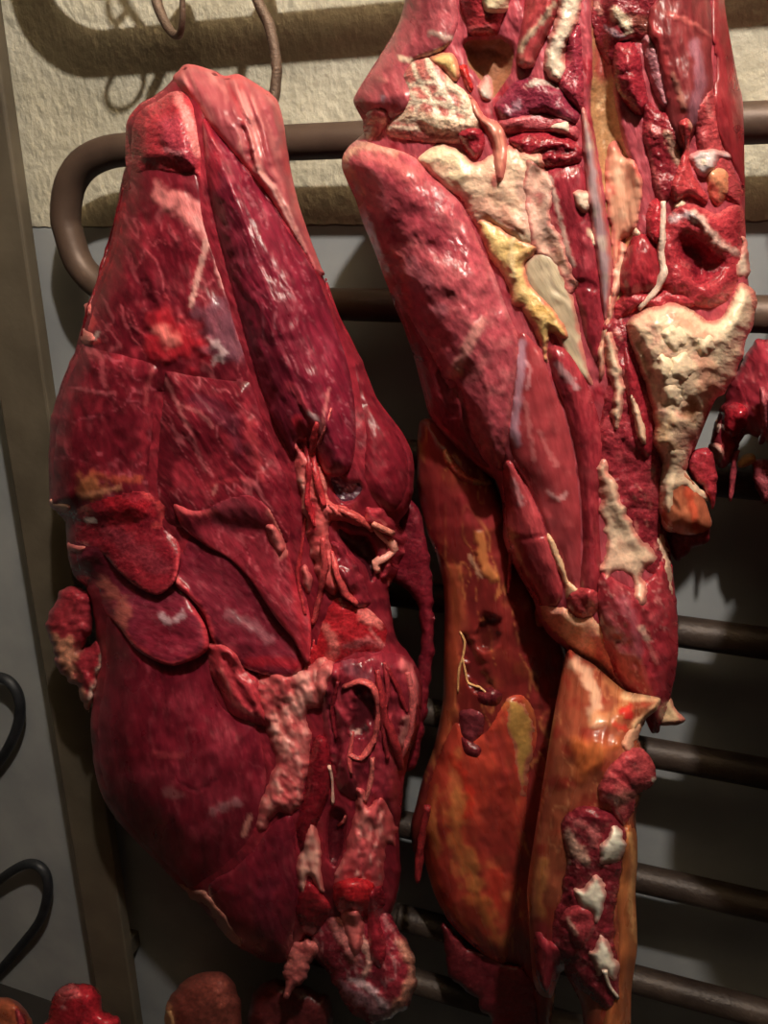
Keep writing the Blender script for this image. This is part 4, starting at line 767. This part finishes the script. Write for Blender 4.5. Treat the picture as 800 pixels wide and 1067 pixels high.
R.lobe('cream_film', [(546,162),(566,176),(578,186),(572,204),(576,226),(588,256),(602,292),(592,304),(576,280),(560,262),(550,240)], .003, 6, (CRP, (226,190,180), (206,130,126)), rag=(4, 9), lump=[(.002, 9)], mat=FAT, label='thin pinkish film of fat')
for pl in ([(610,236),(617,240),(624,256),(618,258)], [(640,455),(648,462),(650,480),(643,474)], [(632,300),(640,312),(636,330),(629,318)], [(700,214),(712,206),(716,216),(706,224)], [(655,232),(664,236),(668,246),(658,246)]):
    R.lobe('fat_fleck', pl, .006, 4, (CRP, CR), rag=(2, 5), lump=[(.002, 5)], mat=FAT)
# --- backbone channel
R.lobe('spine_channel', [(610,-100),(611,20),(612,70),(610,110),(618,160),(628,230),(636,300),(640,380),(650,340),(658,270),(668,230),(668,190),(656,150),(646,110),(642,60),(640,20),(640,-100)], .001, 14, ((176,140,98),(156,116,80)), soft=True, rgh=.35, lump=[(.003, 20)], mat=MEMBRANE, label='tan backbone channel', paint=[s([(610,-40),(625,0),(632,40),(628,70)], 20, (140,36,48), .9, 0, .3), s([(622,112),(632,100)], 1.6, (222,196,150), .8, .001)])
R.lobe('pink_fat', [(634,150),(642,146),(650,160),(662,168),(670,190),(668,220),(662,240),(650,250),(645,268),(640,285),(637,262),(634,230),(630,200),(630,170)], .020, 12, ((232,172,146),(226,156,134),(236,190,164)), rag=(1.5, 8), lump=[(.003, 14)], fib=(.002, 86, 4, 34), rgh=.3, mat=FAT, paint=[s([(637,196),(639,202)], 3, (206,70,74), .8), s([(660,172),(664,182)], 4, (206,70,74), .6)])
R.lobe('silver_band', [(605,112),(612,118),(620,150),(626,190),(632,230),(638,270),(637,300),(632,340),(626,320),(622,280),(615,230),(610,190),(606,150)], .014, 7, ((176,150,156),(160,128,142),(190,170,164)), lump=[(.002, 14)], fib=(.001, 84, 3, 40), rgh=.2, mat=FAT, label='lavender grey sinew band')
R.lobe('cream_strip', [(644,258),(650,248),(654,262),(650,285),(644,310),(638,335),(632,360),(630,385),(624,400),(622,372),(628,345),(634,318),(638,288)], .014, 6, (CRP, (238,200,172)), rag=(1.5, 7), lump=[(.003, 9)], fib=(.002, 100, 3, 24), mat=FAT)
# --- top right thigh
R.lobe('dark_muscle', [(618,-100),(618,-10),(616,20),(622,50),(636,70),(644,50),(660,40),(680,46),(690,20),(690,-100)], .018, 16, ((150,46,58),(128,34,46)), lump=ML2, rgh=.24, paint=[s([(640,16),(650,22),(655,38)], 9, CR, .85, .003, .6), s([(622,4),(626,14)], 5, (226,160,150), .7, .002), s([(632,30),(645,38),(660,42)], 5, (196,170,186), .7, .001, .5), s([(660,20),(675,25)], 12, (140,90,74), .6, -.003, .4)])
R.lobe('thigh_muscle', [(684,-100),(686,-10),(676,10),(674,40),(682,70),(690,100),(694,130),(700,150),(712,158),(724,140),(735,120),(744,95),(742,60),(742,20),(738,-20),(738,-100)], .034, 26, ((138,50,55),(128,44,50)), lump=ML2, fib=(.0006, 82, 6, 40), rgh=.36,
    paint=[s([(724,45),(730,80),(726,105),(722,125)], 9, (178,120,140), .65, .001, .3, r=.18), s([(698,16),(712,20),(730,30),(740,38)], 4, (216,110,108), .6, .003, .3), s([(700,78),(708,95),(712,112)], 5, (226,150,136), .6, .002, .4), s([(676,20),(690,60),(692,100)], 8, (206,70,76), .5, .003, .3)])
R.lobe('thigh_muscle', [(740,-100),(741,0),(742,40),(746,70),(742,110),(746,140),(756,160),(766,180),(775,196),(775,150),(773,110),(768,80),(757,20),(752,-30),(752,-100)], .018, 16, ((150,44,52),(140,38,46)), lump=[(.002, 40)], fib=(.0005, 80, 6, 40), rgh=.32)
R.lobe('thigh_muscle', [(728,110),(742,92),(746,120),(752,150),(764,176),(774,200),(770,215),(752,205),(738,190),(728,170),(724,140)], .014, 14, ((190,76,82),(174,60,70)), lump=ML2, rgh=.28, paint=[s([(734,95),(740,120)], 4, (216,130,130), .6, .001)])
R.lobe('purple_sheath', [(668,42),(676,36),(684,52),(690,80),(696,110),(690,112),(680,95),(672,70)], .012, 7, ((196,132,140),(178,104,120)), lump=[(.002, 10)], rgh=.16)
R.lobe('kidney_shaped_muscle', [(640,46),(650,43),(662,44),(668,58),(670,76),(674,94),(676,108),(670,121),(660,119),(650,108),(642,94),(637,72)], .028, 16, ((160,44,58),(142,34,48)), lump=[(.004, 14), (.0015, 6)], rgh=.18, label='dark red rounded muscle', paint=[s([(640,74),(650,78),(662,74),(668,76)], 3, (100,22,34), .6, -.005, .3)])
R.lobe('red_strip', [(672,105),(684,112),(696,120),(708,150),(712,175),(704,200),(690,215),(680,200),(676,170),(668,140)], .010, 12, ((156,44,56),(130,30,44)), lump=[(.005, 16), (.002, 6)], rgh=.22, paint=[s([(678,132),(684,140)], 6, (206,100,104), .6, .003), s([(695,140),(702,155),(706,170)], 6, (214,170,150), .7, .002, .6), s([(676,160),(684,190),(688,210)], 3, (206,110,110), .6, .002)])
R.lobe('fleshy_cord', [(706,128),(716,122),(722,132),(718,150),(722,180),(738,205),(735,214),(718,205),(702,212),(698,195),(706,172),(710,150)], .016, 9, ((196,70,76),(182,58,66)), lump=[(.003, 12)], rgh=.24, paint=[s([(718,125),(724,140),(720,156)], 4, CRP, .8, .002, .3)])
R.lobe('white_sheath', [(718,162),(728,156),(744,154),(760,160),(762,166),(750,166),(744,178),(734,186),(722,178)], .010, 7, ((222,206,208),(196,176,186),(236,220,200)), rag=(1.5, 6), lump=[(.003, 9)], rgh=.2, mat=FAT)
R.lobe('tan_patch', [(736,184),(748,174),(758,180),(760,200),(748,216),(738,206)], .008, 8, ((206,150,112),(190,120,90)), lump=[(.003, 9)], rgh=.24, mat=MEMBRANE, paint=[s([(744,196),(748,212)], 8, (190,60,66), .8, .003, .5)])
# --- the joint socket at the right
R.lobe('socket_rim', [(694,228),(706,214),(724,212),(745,222),(760,214),(774,216),(777,250),(774,275),(768,296),(758,314),(740,322),(715,318),(698,312),(688,296),(686,262)], .020, 16, ((186,62,72),(168,48,60)), lump=[(.005, 16), (.002, 6)], rgh=.24, rim=((206,96,98), 6, .5), paint=[s([(722,222),(735,235),(748,252),(766,264)], 6, (232,196,186), .8, .004, .6), s([(700,228),(716,224),(722,230)], 6, (206,190,200), .8, .001, .5, r=.15)])
R.lobe('socket_hollow', [(702,246),(716,236),(734,248),(750,262),(762,270),(756,288),(742,300),(724,300),(710,284),(702,268)], .001, 12, ((166,44,56),(140,32,46)), soft=True, rgh=.26, lump=[(.005, 16), (.002, 6)], label='red hollow of the joint', paint=[s([(718,262),(724,272),(722,284)], 9, (90,16,28), .7, -.008, .3), s([(704,272),(716,278)], 5, (206,90,96), .7, .002, .5)])
R.lobe('white_nub', [(772,246),(777,250),(779,262),(782,282),(776,292),(768,288),(766,272),(772,262)], .012, 6, ((240,222,206),(226,196,180)), rag=(1.5, 5), lump=[(.003, 6)], mat=FAT)
R.lobe('round_muscle', [(676,212),(684,206),(692,214),(694,232),(690,250),(682,256),(674,246),(672,228)], .022, 10, ((190,52,64),(168,40,54)), lump=[(.003, 10)], rgh=.18)
R.lobe('round_muscle', [(650,266),(660,246),(672,244),(684,258),(690,280),(688,300),(672,308),(655,312),(646,302),(645,284)], .022, 16, ((178,50,62),(150,36,48)), lump=[(.004, 14)], fib=(.001, 80, 5, 20), rgh=.22)
R.lobe('red_strip', [(640,320),(650,306),(668,306),(690,302),(706,306),(724,314),(716,324),(690,330),(672,322),(655,330),(642,338)], .014, 9, ((186,60,70),(166,46,58)), rag=(1.5, 8), lump=[(.003, 9)], rgh=.24)
R.strand('white_tendon', [(691,210),(690,240),(689,262),(691,284),(684,302),(674,314),(666,322)], [2.4, 2.6, 3, 3.4, 4, 3.2, 2.4], (236,206,190), .7, mat=FAT)
# --- spine seam below
R.lobe('seam_muscle', [(628,340),(645,330),(660,345),(670,370),(678,400),(686,440),(688,480),(690,520),(696,560),(700,600),(680,600),(660,580),(640,540),(624,500),(622,460),(628,420),(632,380)], .012, 16, ((164,54,66),(146,40,54),(180,70,80)), rag=(1.5, 9), lump=[(.007, 16), (.003, 7)], rgh=.24, noi=[('blob', (214,130,124), 70, 7, 14, .3, .6, .6, .001)])
R.lobe('red_muscle', [(650,360),(658,372),(668,400),(676,430),(680,470),(672,478),(660,460),(655,430),(650,400)], .012, 8, ((170,46,58),(150,34,48)), lump=[(.003, 9)], rgh=.24)
R.lobe('cream_strip', [(628,352),(636,345),(642,362),(648,382),(650,410),(646,440),(640,452),(636,430),(638,405),(632,385)], .012, 6, (CRP, CR, (228,180,160)), rag=(2, 7), lump=[(.004, 9)], mat=FAT)
R.lobe('cream_strip', [(656,408),(664,420),(672,445),(674,464),(666,462),(660,440)], .010, 5, (CRP, CR2), rag=(1.5, 6), lump=[(.003, 7)], mat=FAT)
# --- cream fat round the kidney
fatpoly = [(652,338),(666,325),(684,318),(704,316),(720,322),(738,334),(752,330),(764,306),(774,294),(788,306),(785,334),(778,355),(774,370),(767,390),(756,407),(739,424),(730,448),(722,464),(718,480),(714,496),(724,508),(735,525),(741,549),(724,557),(706,556),(693,553),(685,532),(686,508),(689,485),(681,462),(680,434),(674,407),(664,378)]
KF = R.lobe('kidney_fat', fatpoly, full=True, t=.026, w=24, col=(CR, CR2, CRP), rag=(1.5, 9), lump=[(.006, 26), (.002, 10)], cells=[(.0035, 19), (.0012, 9)], rgh=.26, mat=FAT, label='lumpy cream kidney fat',
    paint=[s([(766,310),(780,314),(770,350),(752,390),(742,380),(752,345)], 12, (240,224,196), .8, .003, .3, fill=True), s([(715,420),(722,415),(728,424),(722,440),(710,432)], 7, (176,124,84), .8, -.012, .3, fill=True), s([(735,378),(742,392),(730,404)], 12, (226,170,140), .6, .002, .5), s([(700,330),(725,345),(740,352)], 7, (228,150,130), .6, -.002, .5), s([(655,340),(668,362),(678,392)], 5, (196,130,104), .6, -.004, .4), s([(700,440),(690,455),(702,470)], 10, (214,170,130), .6, .002, .5)])
for pl in ([(690,345),(702,338),(716,346),(716,360),(704,368),(692,360)], [(700,372),(716,368),(724,380),(718,396),(704,396),(696,386)], [(684,372),(694,370),(700,384),(694,398),(684,392)], [(726,352),(740,350),(746,362),(738,374),(726,368)], [(692,402),(706,400),(712,414),(702,424),(690,418)]):
    R.lobe('fat_lump', parent=KF, poly=pl, t=.005, w=9, rag=(3, 5), cells=[(.003, 7)], rim=(CR, 2, .1), col=(CR, (244,222,192)), lump=[(.003, 7)], rgh=.3, mat=FAT)
R.lobe('amber_tip', parent=KF, poly=[(690,508),(700,498),(712,492),(722,502),(734,520),(741,548),(724,557),(706,556),(692,544),(687,526)], t=.014, w=13, col=((186,118,84),(166,86,64),(214,160,124)), lump=[(.005, 12)], fib=(.004, 80, 5, 20), rgh=.24, mat=MEMBRANE, label='amber translucent tip of the fat', paint=[s([(716,508),(722,530),(724,548)], 7, (176,60,40), .7, -.003, .4), s([(690,500),(689,520),(688,530)], 4, (240,214,186), .7, .002, .4), s([(712,492),(722,498),(736,512),(739,524)], 3, (240,210,176), .8, .003)])
R.lobe('red_muscle', [(714,482),(722,470),(736,466),(744,476),(747,500),(743,530),(738,522),(730,506),(722,500)], .012, 9, ((166,50,62),(146,38,50)), base=.2, tb=.01, rag=(1.5, 6), lump=[(.004, 9)], rgh=.24)
R.lobe('back_muscle', [(690,548),(712,552),(738,548),(737,564),(722,570),(708,584),(698,576)], .010, 8, ((120,30,40),(100,24,34)), base=.185, tb=.01, rag=(2, 6), lump=[(.003, 9)])
R.lobe('fat_tongue', [(692,474),(704,466),(716,470),(712,486),(718,498),(732,510),(738,522),(726,516),(712,506),(704,512),(698,536),(690,530),(688,506)], .006, 6, (CR, CR2, CRP), rag=(1.5, 6), lump=[(.003, 9)], mat=FAT, rim=(CR, 2, .1))
# --- the fillet
R.lobe('fillet', [(541,346),(552,350),(565,368),(576,400),(588,430),(598,470),(604,520),(606,570),(606,612),(598,618),(586,600),(574,566),(560,528),(548,504),(536,484),(530,456),(534,420),(538,385)], .014, 30, ((158,64,70),(146,54,60),(166,76,80)), lump=[(.003, 36)], fib=(.0004, 75, 6, 50), rgh=.24, mat=MEMBRANE, label='smooth membrane covered fillet',
    paint=[s([(543,356),(542,390),(538,420),(535,444),(538,462)], 7, (190,160,180), .8, .001, .3, r=.15), s([(548,420),(552,450),(556,480)], 3, (206,140,140), .5, .001), s([(562,450),(572,472),(580,485)], 4, (206,130,130), .5, .001, .3), s([(547,375),(552,385),(549,405)], 2, (216,170,176), .6, .001), s([(570,512),(582,520),(590,514)], 3, (230,190,190), .6, .001, .5), s([(575,530),(590,580),(600,606)], 12, (160,70,76), .6, -.003, .3)])
R.lobe('fillet_edge', [(570,366),(578,358),(590,364),(602,380),(613,402),(624,436),(628,476),(624,520),(625,560),(627,596),(620,628),(608,634),(604,610),(607,570),(605,520),(599,470),(589,430),(578,402)], .026, 17, ((166,52,64),(152,42,56),(178,66,76)), lump=[(.003, 26), (.001, 8)], fib=(.0008, 82, 5, 30), rgh=.22, paint=[s([(580,380),(590,392),(600,402)], 6, (206,170,180), .6, .001, .7, r=.1), s([(575,375),(590,410),(600,440)], 4, (120,26,42), .5, -.003)])
R.lobe('fillet_edge', [(523,492),(530,478),(538,488),(549,506),(560,530),(572,562),(581,590),(587,618),(580,632),(562,632),(549,612),(538,590),(530,568),(524,540)], .026, 18, ((186,72,80),(166,56,66)), lump=[(.003, 26), (.001, 8)], fib=(.0008, 72, 5, 30), rgh=.2, paint=[s([(524,555),(540,561),(558,560),(570,556)], 3, (130,34,46), .7, -.006), s([(535,500),(540,515),(543,525)], 5, (220,170,180), .5, .001, .6, r=.1)])
R.strand('loose_shred', [(533,575),(531,592),(530,606),(529,618)], [3.5, 3, 2.2, 1.4], (170,50,60), .8)
R.lobe('fat_strip', [(570,556),(577,562),(585,580),(592,602),(602,612),(606,616),(596,624),(590,628),(588,612),(580,590),(573,572)], .010, 5, ((236,196,160),(226,170,140)), rag=(1, 6), lump=[(.002, 8)], mat=FAT)
R.lobe('fillet_end', [(592,618),(606,612),(620,614),(626,628),(620,640),(608,646),(596,640),(590,630)], .018, 10, ((180,52,64),(190,84,88)), lump=[(.004, 10)], rgh=.2)
# --- amber sheet and shoulder meat below
R.lobe('shoulder_meat', [(626,596),(645,606),(662,612),(680,598),(694,566),(700,590),(703,615),(706,650),(705,690),(698,728),(690,752),(684,764),(668,740),(650,724),(638,706),(630,680),(624,650),(622,620)], .022, 26, ((172,54,66),(154,42,56),(182,74,84)), rag=(1.2, 8), lump=[(.006, 24), (.002, 9)], cells=[(.005, 16)], fib=(.0016, 70, 5, 20), rgh=.24,
    noi=[('vein', (216,140,140), 70, 14, 22, .9, 1.0, .6, .001)],
    paint=[s([(630,640),(640,660),(650,690),(652,710)], 12, (196,104,110), .6, .003, .5, r=.14), s([(624,645),(632,660),(644,668)], 4, (100,22,34), .7, -.006, .4), s([(672,640),(675,670),(682,700)], 5, (120,26,38), .6, -.006, .4), s([(690,600),(700,640),(700,690)], 10, (186,56,68), .6, .002, .3), s([(668,655),(674,665)], 5, (236,190,176), .7, .002, .6), s([(676,672),(684,690)], 3, (220,130,130), .6, .001), s([(650,625),(660,650),(664,680)], 9, (182,110,126), .4, .001, .6, r=.12)])
R.lobe('cream_strip', [(621,488),(630,478),(637,492),(645,508),(652,530),(662,552),(676,568),(684,582),(676,590),(668,602),(676,610),(676,622),(668,634),(660,622),(656,602),(642,596),(630,605),(624,592),(632,572),(628,545),(624,515)], .008, 9, (CRP, CR, (236,186,164)), rag=(3, 8), lump=[(.003, 13), (.002, 6)], mat=FAT, rgh=.3, label='ragged strip of cream fat')
R.lobe('cream_strip', [(684,560),(691,558),(698,580),(700,605),(700,622),(694,606),(690,585)], .009, 5, (CRP, CR2), rag=(1.5, 5), lump=[(.003, 7)], mat=FAT)
R.lobe('amber_sheet', [(557,640),(562,630),(574,632),(590,634),(602,644),(616,642),(624,650),(632,676),(644,704),(656,722),(640,716),(622,700),(610,688),(600,684),(592,676),(584,664),(572,654),(560,652)], .008, 9, ((222,160,126),(206,124,104),(232,186,150)), rag=(1.2, 8), lump=[(.003, 14)], rgh=.22, mat=MEMBRANE, paint=[s([(558,640),(564,652),(570,656)], 5, (190,40,48), .8, .002, .4), s([(572,635),(585,640),(596,640)], 7, (232,170,150), .7, .002, .7), s([(584,664),(594,678),(602,684)], 4, (226,190,140), .8, .002, .4), s([(622,665),(634,695),(648,715)], 9, (196,90,96), .7, .003, .4)])
# --- hanging front flap with cut face
flap = [(592,676),(604,684),(618,692),(634,706),(652,720),(672,724),(688,728),(684,740),(672,750),(664,766),(672,790),(668,830),(662,850),(664,880),(661,920),(663,990),(656,1030),(652,1100),(612,1100),(606,1050),(592,1020),(585,1010),(578,1030),(574,1040),(562,1036),(555,1020),(552,980),(549,930),(553,895),(560,850),(568,800),(576,750),(584,706)]
def fbase(x, y): return .225 + .085 * sstep(665, 790, y) - .02 * sstep(800, 1050, y)
FF = R.lobe('front_flap', flap, .042, 40, (AMB2, AMB, (140,54,42)), base=fbase, tb=.05, lump=[(.004, 40), (.0012, 12)], fib=(.0012, 96, 6, 50), rgh=.28, mat=MEMBRANE, label='amber skin flap folded forward',
    noi=[('vein', (216,156,110), 96, 22, 80, .9, 1.0, .4, .0006)],
    paint=[s([(600,690),(612,705),(620,730),(622,748)], 11, (222,186,156), .75, .002, .6), s([(600,770),(625,770),(645,775),(625,800),(605,815),(598,795)], 18, (196,110,58), .8, .004, .3, fill=True), s([(635,710),(655,732),(640,745),(620,750)], 10, (214,150,100), .6, .001, .5), s([(648,742),(656,736),(654,746)], 6, (206,36,44), .9, .002, .5, r=.12), s([(640,755),(652,760)], 4, (200,50,44), .7, .001, .6), s([(652,726),(672,726),(688,730),(680,742),(664,756)], 7, (236,200,156), .85, .004, .4),
           s([(565,900),(560,930),(562,955)], 9, (206,150,90), .6, .001, .5), s([(560,960),(570,985),(572,1030)], 14, (130,36,44), .95, 0, .3)])
R.lobe('skirt_strip', [(648,866),(656,858),(663,868),(664,900),(662,930),(664,985),(658,1030),(654,1100),(624,1100),(630,1055),(642,1020),(644,980),(642,940),(646,905)], .012, 10, ((172,112,66),(150,80,52)), lump=[(.004, 22)], fib=(.0015, 92, 5, 40), rgh=.28, mat=MEMBRANE, label='amber strip behind the cut face', paint=[s([(656,870),(660,900),(657,940),(662,980)], 4, (222,180,120), .6, .003, .4)])
CF = R.lobe('cut_face', [(584,862),(592,846),(608,840),(626,842),(642,850),(652,866),(648,900),(642,940),(640,975),(646,1010),(644,1040),(632,1052),(616,1042),(602,1030),(592,1016),(585,1000),(576,990),(574,968),(582,940),(588,910),(590,888)], .012, 12, ((146,46,58),(124,34,46)), rag=(2, 8), lump=[(.006, 18), (.003, 7)], cells=[(.008, 16)], rgh=.24, label='ragged red cut face', noi=[('vein', (196,110,116), 60, 12, 14, .88, 1.0, .6, .001)],
    paint=[s([(592,870),(600,885),(606,895)], 10, (226,180,164), .7, .003, .7), s([(604,860),(616,866),(620,880)], 8, (196,110,112), .6, .002, .6), s([(592,938),(585,955),(580,975)], 7, (90,20,28), .6, -.006, .4), s([(588,893),(592,898)], 4, (226,170,160), .8, .002), s([(576,930),(580,934)], 5, (222,150,130), .8, .002)])
R.lobe('tail_piece', [(553,975),(562,970),(572,980),(582,985),(590,1008),(585,1014),(578,1028),(574,1040),(562,1037),(555,1025)], .014, 12, ((150,46,58),(126,34,46)), rag=(1.5, 6), lump=[(.003, 12)], fib=(.001, 85, 4, 24), rgh=.22)
R.lobe('red_lump', [(590,946),(604,942),(618,950),(620,970),(610,986),(600,988),(592,972),(582,960)], .014, 10, ((176,66,76),(156,50,60)), lump=[(.003, 9)], rgh=.22, paint=[s([(592,958),(596,966),(600,974)], 4, (226,170,160), .8, .002, .6)])
WB = ((255,250,240), (244,234,218))
for pl in ([(624,892),(630,874),(638,860),(648,864),(652,880),(646,896),(634,902),(626,900)], [(597,924),(608,926),(618,912),(626,916),(631,930),(628,952),(622,962),(614,950),(602,942)], [(612,994),(620,986),(624,974),(634,978),(640,992),(644,1012),(640,1022),(630,1014),(622,1018)]):
    R.lobe('white_cartilage', parent=CF, poly=pl, t=.014, w=9, col=WB, rag=(2.5, 6), lump=[(.004, 9), (.0015, 4)], rgh=.38, mat=FAT, label='chalky white piece of cartilage')
R.strand('white_sinew', [(630,1010),(634,1026),(644,1040)], [3, 2.4, 2], (228,206,190), .6, mat=FAT)
R.lobe('pink_knob', [(622,822),(632,802),(644,788),(656,778),(670,780),(681,796),(683,812),(676,822),(664,828),(660,846),(650,860),(640,850),(634,838),(624,834)], .030, 15, ((206,84,90),(180,60,72),(216,110,110)), rag=(1, 7), lump=[(.005, 14), (.002, 6)], rgh=.2, paint=[s([(640,804),(652,812),(660,822)], 4, (130,30,42), .7, -.006, .4), s([(626,832),(645,834),(660,830)], 7, (222,140,130), .6, .003, .6), s([(681,812),(683,814)], 4, (240,220,206), .9, .002)])
R.lobe('pale_edge', [(646,776),(652,764),(662,756),(672,748),(668,762),(662,774),(654,784)], .010, 5, ((222,180,150),(206,140,120)), rag=(1.5, 5), lump=[(.003, 7)], rgh=.2, mat=FAT)
R.lobe('fat_tab', [(685,744),(690,730),(697,724),(702,736),(714,750),(706,756),(692,756),(686,754)], .010, 6, ((232,200,164),(214,176,140)), base=.2, tb=.006, rag=(1, 6), lump=[(.002, 8)], mat=FAT, label='pale tab of fat standing off the right edge')

# carcass hook, above the photograph's edge
a = at(590, -95, 0.23)
hk = [(a[0] + 0.012, -RD + 0.032, zu - 0.01), (a[0] + 0.012, -RD + 0.02, zu + 0.024), (a[0] + 0.012, -RD - 0.012, zu + 0.029), (a[0] + 0.008, -RD - 0.034, zu + 0.0), (a[0], -0.15, zu - 0.02), (a[0], -0.2, a[2] + 0.02), (a[0], -0.22, a[2] - 0.03)]
o = tube('meat_hook', hk, [0.006, 0.0066, 0.006], HOOK, None, at(590, -95, 0.2), 12, 3, 0.12)
tag(o, 'rusty hook above the top edge that carries the half carcass', 'hook')

# ------------------------------------------------------------------ third piece, cut off by the right edge
r2 = at(800, 520, 0.2)
TS = empty('meat_chunk', r2, 'dark red ragged chunk of meat cut off by the right edge, behind the kidney fat', 'meat')
T = Piece(TS, (720, -60, 1240, 900), 0.122, 2.5)
T.lobe('chunk_body', [(742,448),(752,424),(762,398),(774,374),(788,356),(802,350),(824,330),(842,260),(860,120),(870,-50),(1000,-50),(1080,160),(1200,360),(1200,620),(1130,790),(1020,860),(930,840),(872,760),(850,660),(846,580),(834,520),(808,478),(800,462),(786,452),(770,462),(764,476),(752,486),(740,478)], .06, 60, ((160,50,64),(140,40,54),(176,66,78)), base=.122, tb=.012, rag=(3, 9), lump=[(.008, 40), (.002, 9)], fib=(.001, 70, 5, 24), rgh=.34, noi=[('vein', (206,130,130), 60, 14, 24, .9, 1.0, .6, .001)])
T.lobe('unseen_flank', [(1000,-50),(940,170),(890,290),(860,361),(830,480),(816,592),(838,670),(875,740),(950,790),(1060,800),(1180,640),(1200,300),(1150,-50)], .06, 50, ((160,50,64),(140,40,54)), base=.31, tb=.13, rag=(3, 9), lump=[(.008, 26)], fib=(.001, 70, 5, 24))  # unseen meat beyond the right edge, outline shaped to cast the wall shadow
T.lobe('fat_bits', [(738,466),(744,458),(752,462),(756,478),(750,486),(742,482)], .010, 6, ((236,196,180),(222,160,150)), rag=(2, 5), lump=[(.003, 6)], mat=FAT)
T.lobe('fat_bits', [(744,440),(750,436),(753,444),(748,454),(743,452)], .008, 5, ((236,206,196),(222,180,170)), rag=(1, 5), lump=[(.002, 5)], mat=FAT)
T.lobe('red_muscle', [(752,425),(768,418),(780,426),(778,446),(764,458),(752,448)], .014, 10, ((170,40,52),(146,30,44)), lump=[(.004, 9)], rgh=.2)
T.lobe('sinew', [(790,404),(796,400),(800,420),(800,446),(796,462),(790,462),(792,440)], .008, 4, ((196,110,116),(176,80,90)), lump=[(.002, 7)], rgh=.2)
T.strand('hanging_shred', [(766,470),(764,490),(762,508),(761,522)], [4, 3.4, 3.2, 2], (170,70,80), free=[.13, .125, .122, .12])
T.lobe('yellow_fat', [(768,482),(774,474),(784,472),(788,480),(778,486),(770,488)], .008, 5, ((222,180,110),(206,160,96)), base=.122, tb=.006, lump=[(.002, 6)], mat=FAT)
T.lobe('ragged_fringe', [(784,484),(796,478),(806,484),(808,508),(802,516),(797,524),(792,514),(786,508)], .010, 7, ((180,90,96),(150,60,70)), base=.118, tb=.006, rag=(2.5, 6), lump=[(.005, 8)])

# ------------------------------------------------------------------ lower things near the bottom edge
zb_ = float(at(200, 1235, .17)[2])
def bench_py(x, d):
    v = np.linspace(1080, 1900, 1600); return float(np.interp(-zb_ - 0.004, -at(np.full(1600, x), v, d)[:, 2], v))
def small(name, cat, label, poly, d, t, w, cols, mat, paint=(), rag=(1.5, 9), lump=((.006, 18), (.002, 7)), rgh=.3, part='piece', tb=None, extra=()):
    p = np.array(poly, float)
    for k in range(len(p)):
        if p[k, 1] > 1098: p[k, 1] = bench_py(p[k, 0], d - (tb or t) - .003)
    poly = p.tolist(); c = at(p[:, 0].mean(), p[:, 1].max(), d)
    e = empty(name, c, label, cat); q = Piece(e, (p[:, 0].min() - 30, p[:, 1].min() - 30, p[:, 0].max() + 30, p[:, 1].max() + 30), d, 2.5)
    q.lobe(part, poly, t, w, cols, base=d, tb=tb or t, rag=rag, lump=lump, mat=mat, rgh=rgh, paint=paint)
    for (nm, pl, tt, ww, cc, mm) in extra: q.lobe(nm, pl, tt, ww, cc, lump=[(.003, 9)], mat=mm, rgh=rgh)
    return e
small('meat_piece', 'meat', 'small bright red lump of meat at the bottom edge, in front of the post', [(54,1040),(64,1028),(78,1024),(96,1027),(106,1038),(108,1052),(118,1058),(126,1072),(128,1110),(60,1115),(44,1080),(50,1060)], .24, .045, 30, ((186,48,60),(166,36,50)), MEAT, rgh=.24,
      paint=[s([(62,1034),(74,1030),(80,1036),(66,1040)], 6, (222,130,130), .6, .002, .5), s([(65,1049),(67,1050)], 2.5, (230,180,180), .8, .001)], part='lean_lump', extra=[('pale_rim', [(60,1032),(70,1027),(82,1028),(84,1036),(72,1041),(62,1040)], .006, 5, ((206,96,100),(190,80,86)), MEAT)])
small('meat_piece', 'meat', 'small brownish orange piece of meat in the bottom left corner', [(-40,1050),(-10,1040),(8,1040),(22,1046),(31,1058),(34,1075),(30,1110),(-30,1115),(-50,1090)], .22, .04, 26, ((176,104,70),(150,66,52)), MEMBRANE, rgh=.3, part='fatty_lump', extra=[('lean_edge', [(14,1046),(24,1052),(30,1066),(26,1080),(18,1072),(14,1058)], .006, 6, ((160,60,66),(140,50,56)), MEAT)])
small('meat_piece', 'meat', 'dark round brown piece of meat below the big left shoulder', [(172,1060),(178,1038),(192,1022),(214,1012),(234,1014),(246,1030),(252,1060),(250,1100),(210,1120),(176,1100)], .17, .05, 34, ((130,70,60),(112,56,50)), MEAT, rgh=.4, part='lean_lump', paint=[s([(173,1050),(178,1070),(186,1085)], 8, (206,150,110), .8, .002, .5)], extra=[('fat_rim', [(171,1062),(176,1048),(182,1058),(186,1085),(178,1090)], .005, 4, ((206,160,120),(190,140,104)), FAT)])
small('meat_piece', 'meat', 'dim dark red piece of meat beside the round brown one, under the shoulder tip', [(268,1030),(285,1020),(310,1024),(330,1034),(346,1052),(350,1110),(300,1120),(262,1105),(258,1060)], .13, .04, 28, ((96,40,40),(80,30,32)), MEAT, rgh=.4, part='lean_lump')
# the low bench these pieces lie on, just below the picture
bn = empty('low_bench', (-0.85, -0.25, 0), 'low dark bench under the hanging meat, below the picture', 'bench')
bo = (-0.85, -0.25, 0)
box('bench_top', (-1.7, -0.48, zb_ - 0.04), (0.4, -0.092, zb_), plain('dark_wood', (58, 46, 40)), bn, bo, 0.004)
for x_ in (-1.62, 0.32):
    for y_ in (-0.44, -0.12):
        box('leg', (x_ - 0.025, y_ - 0.025, 0), (x_ + 0.025, y_ + 0.025, zb_ - 0.04), plain('dark_wood_leg', (52, 42, 38)), bn, bo)
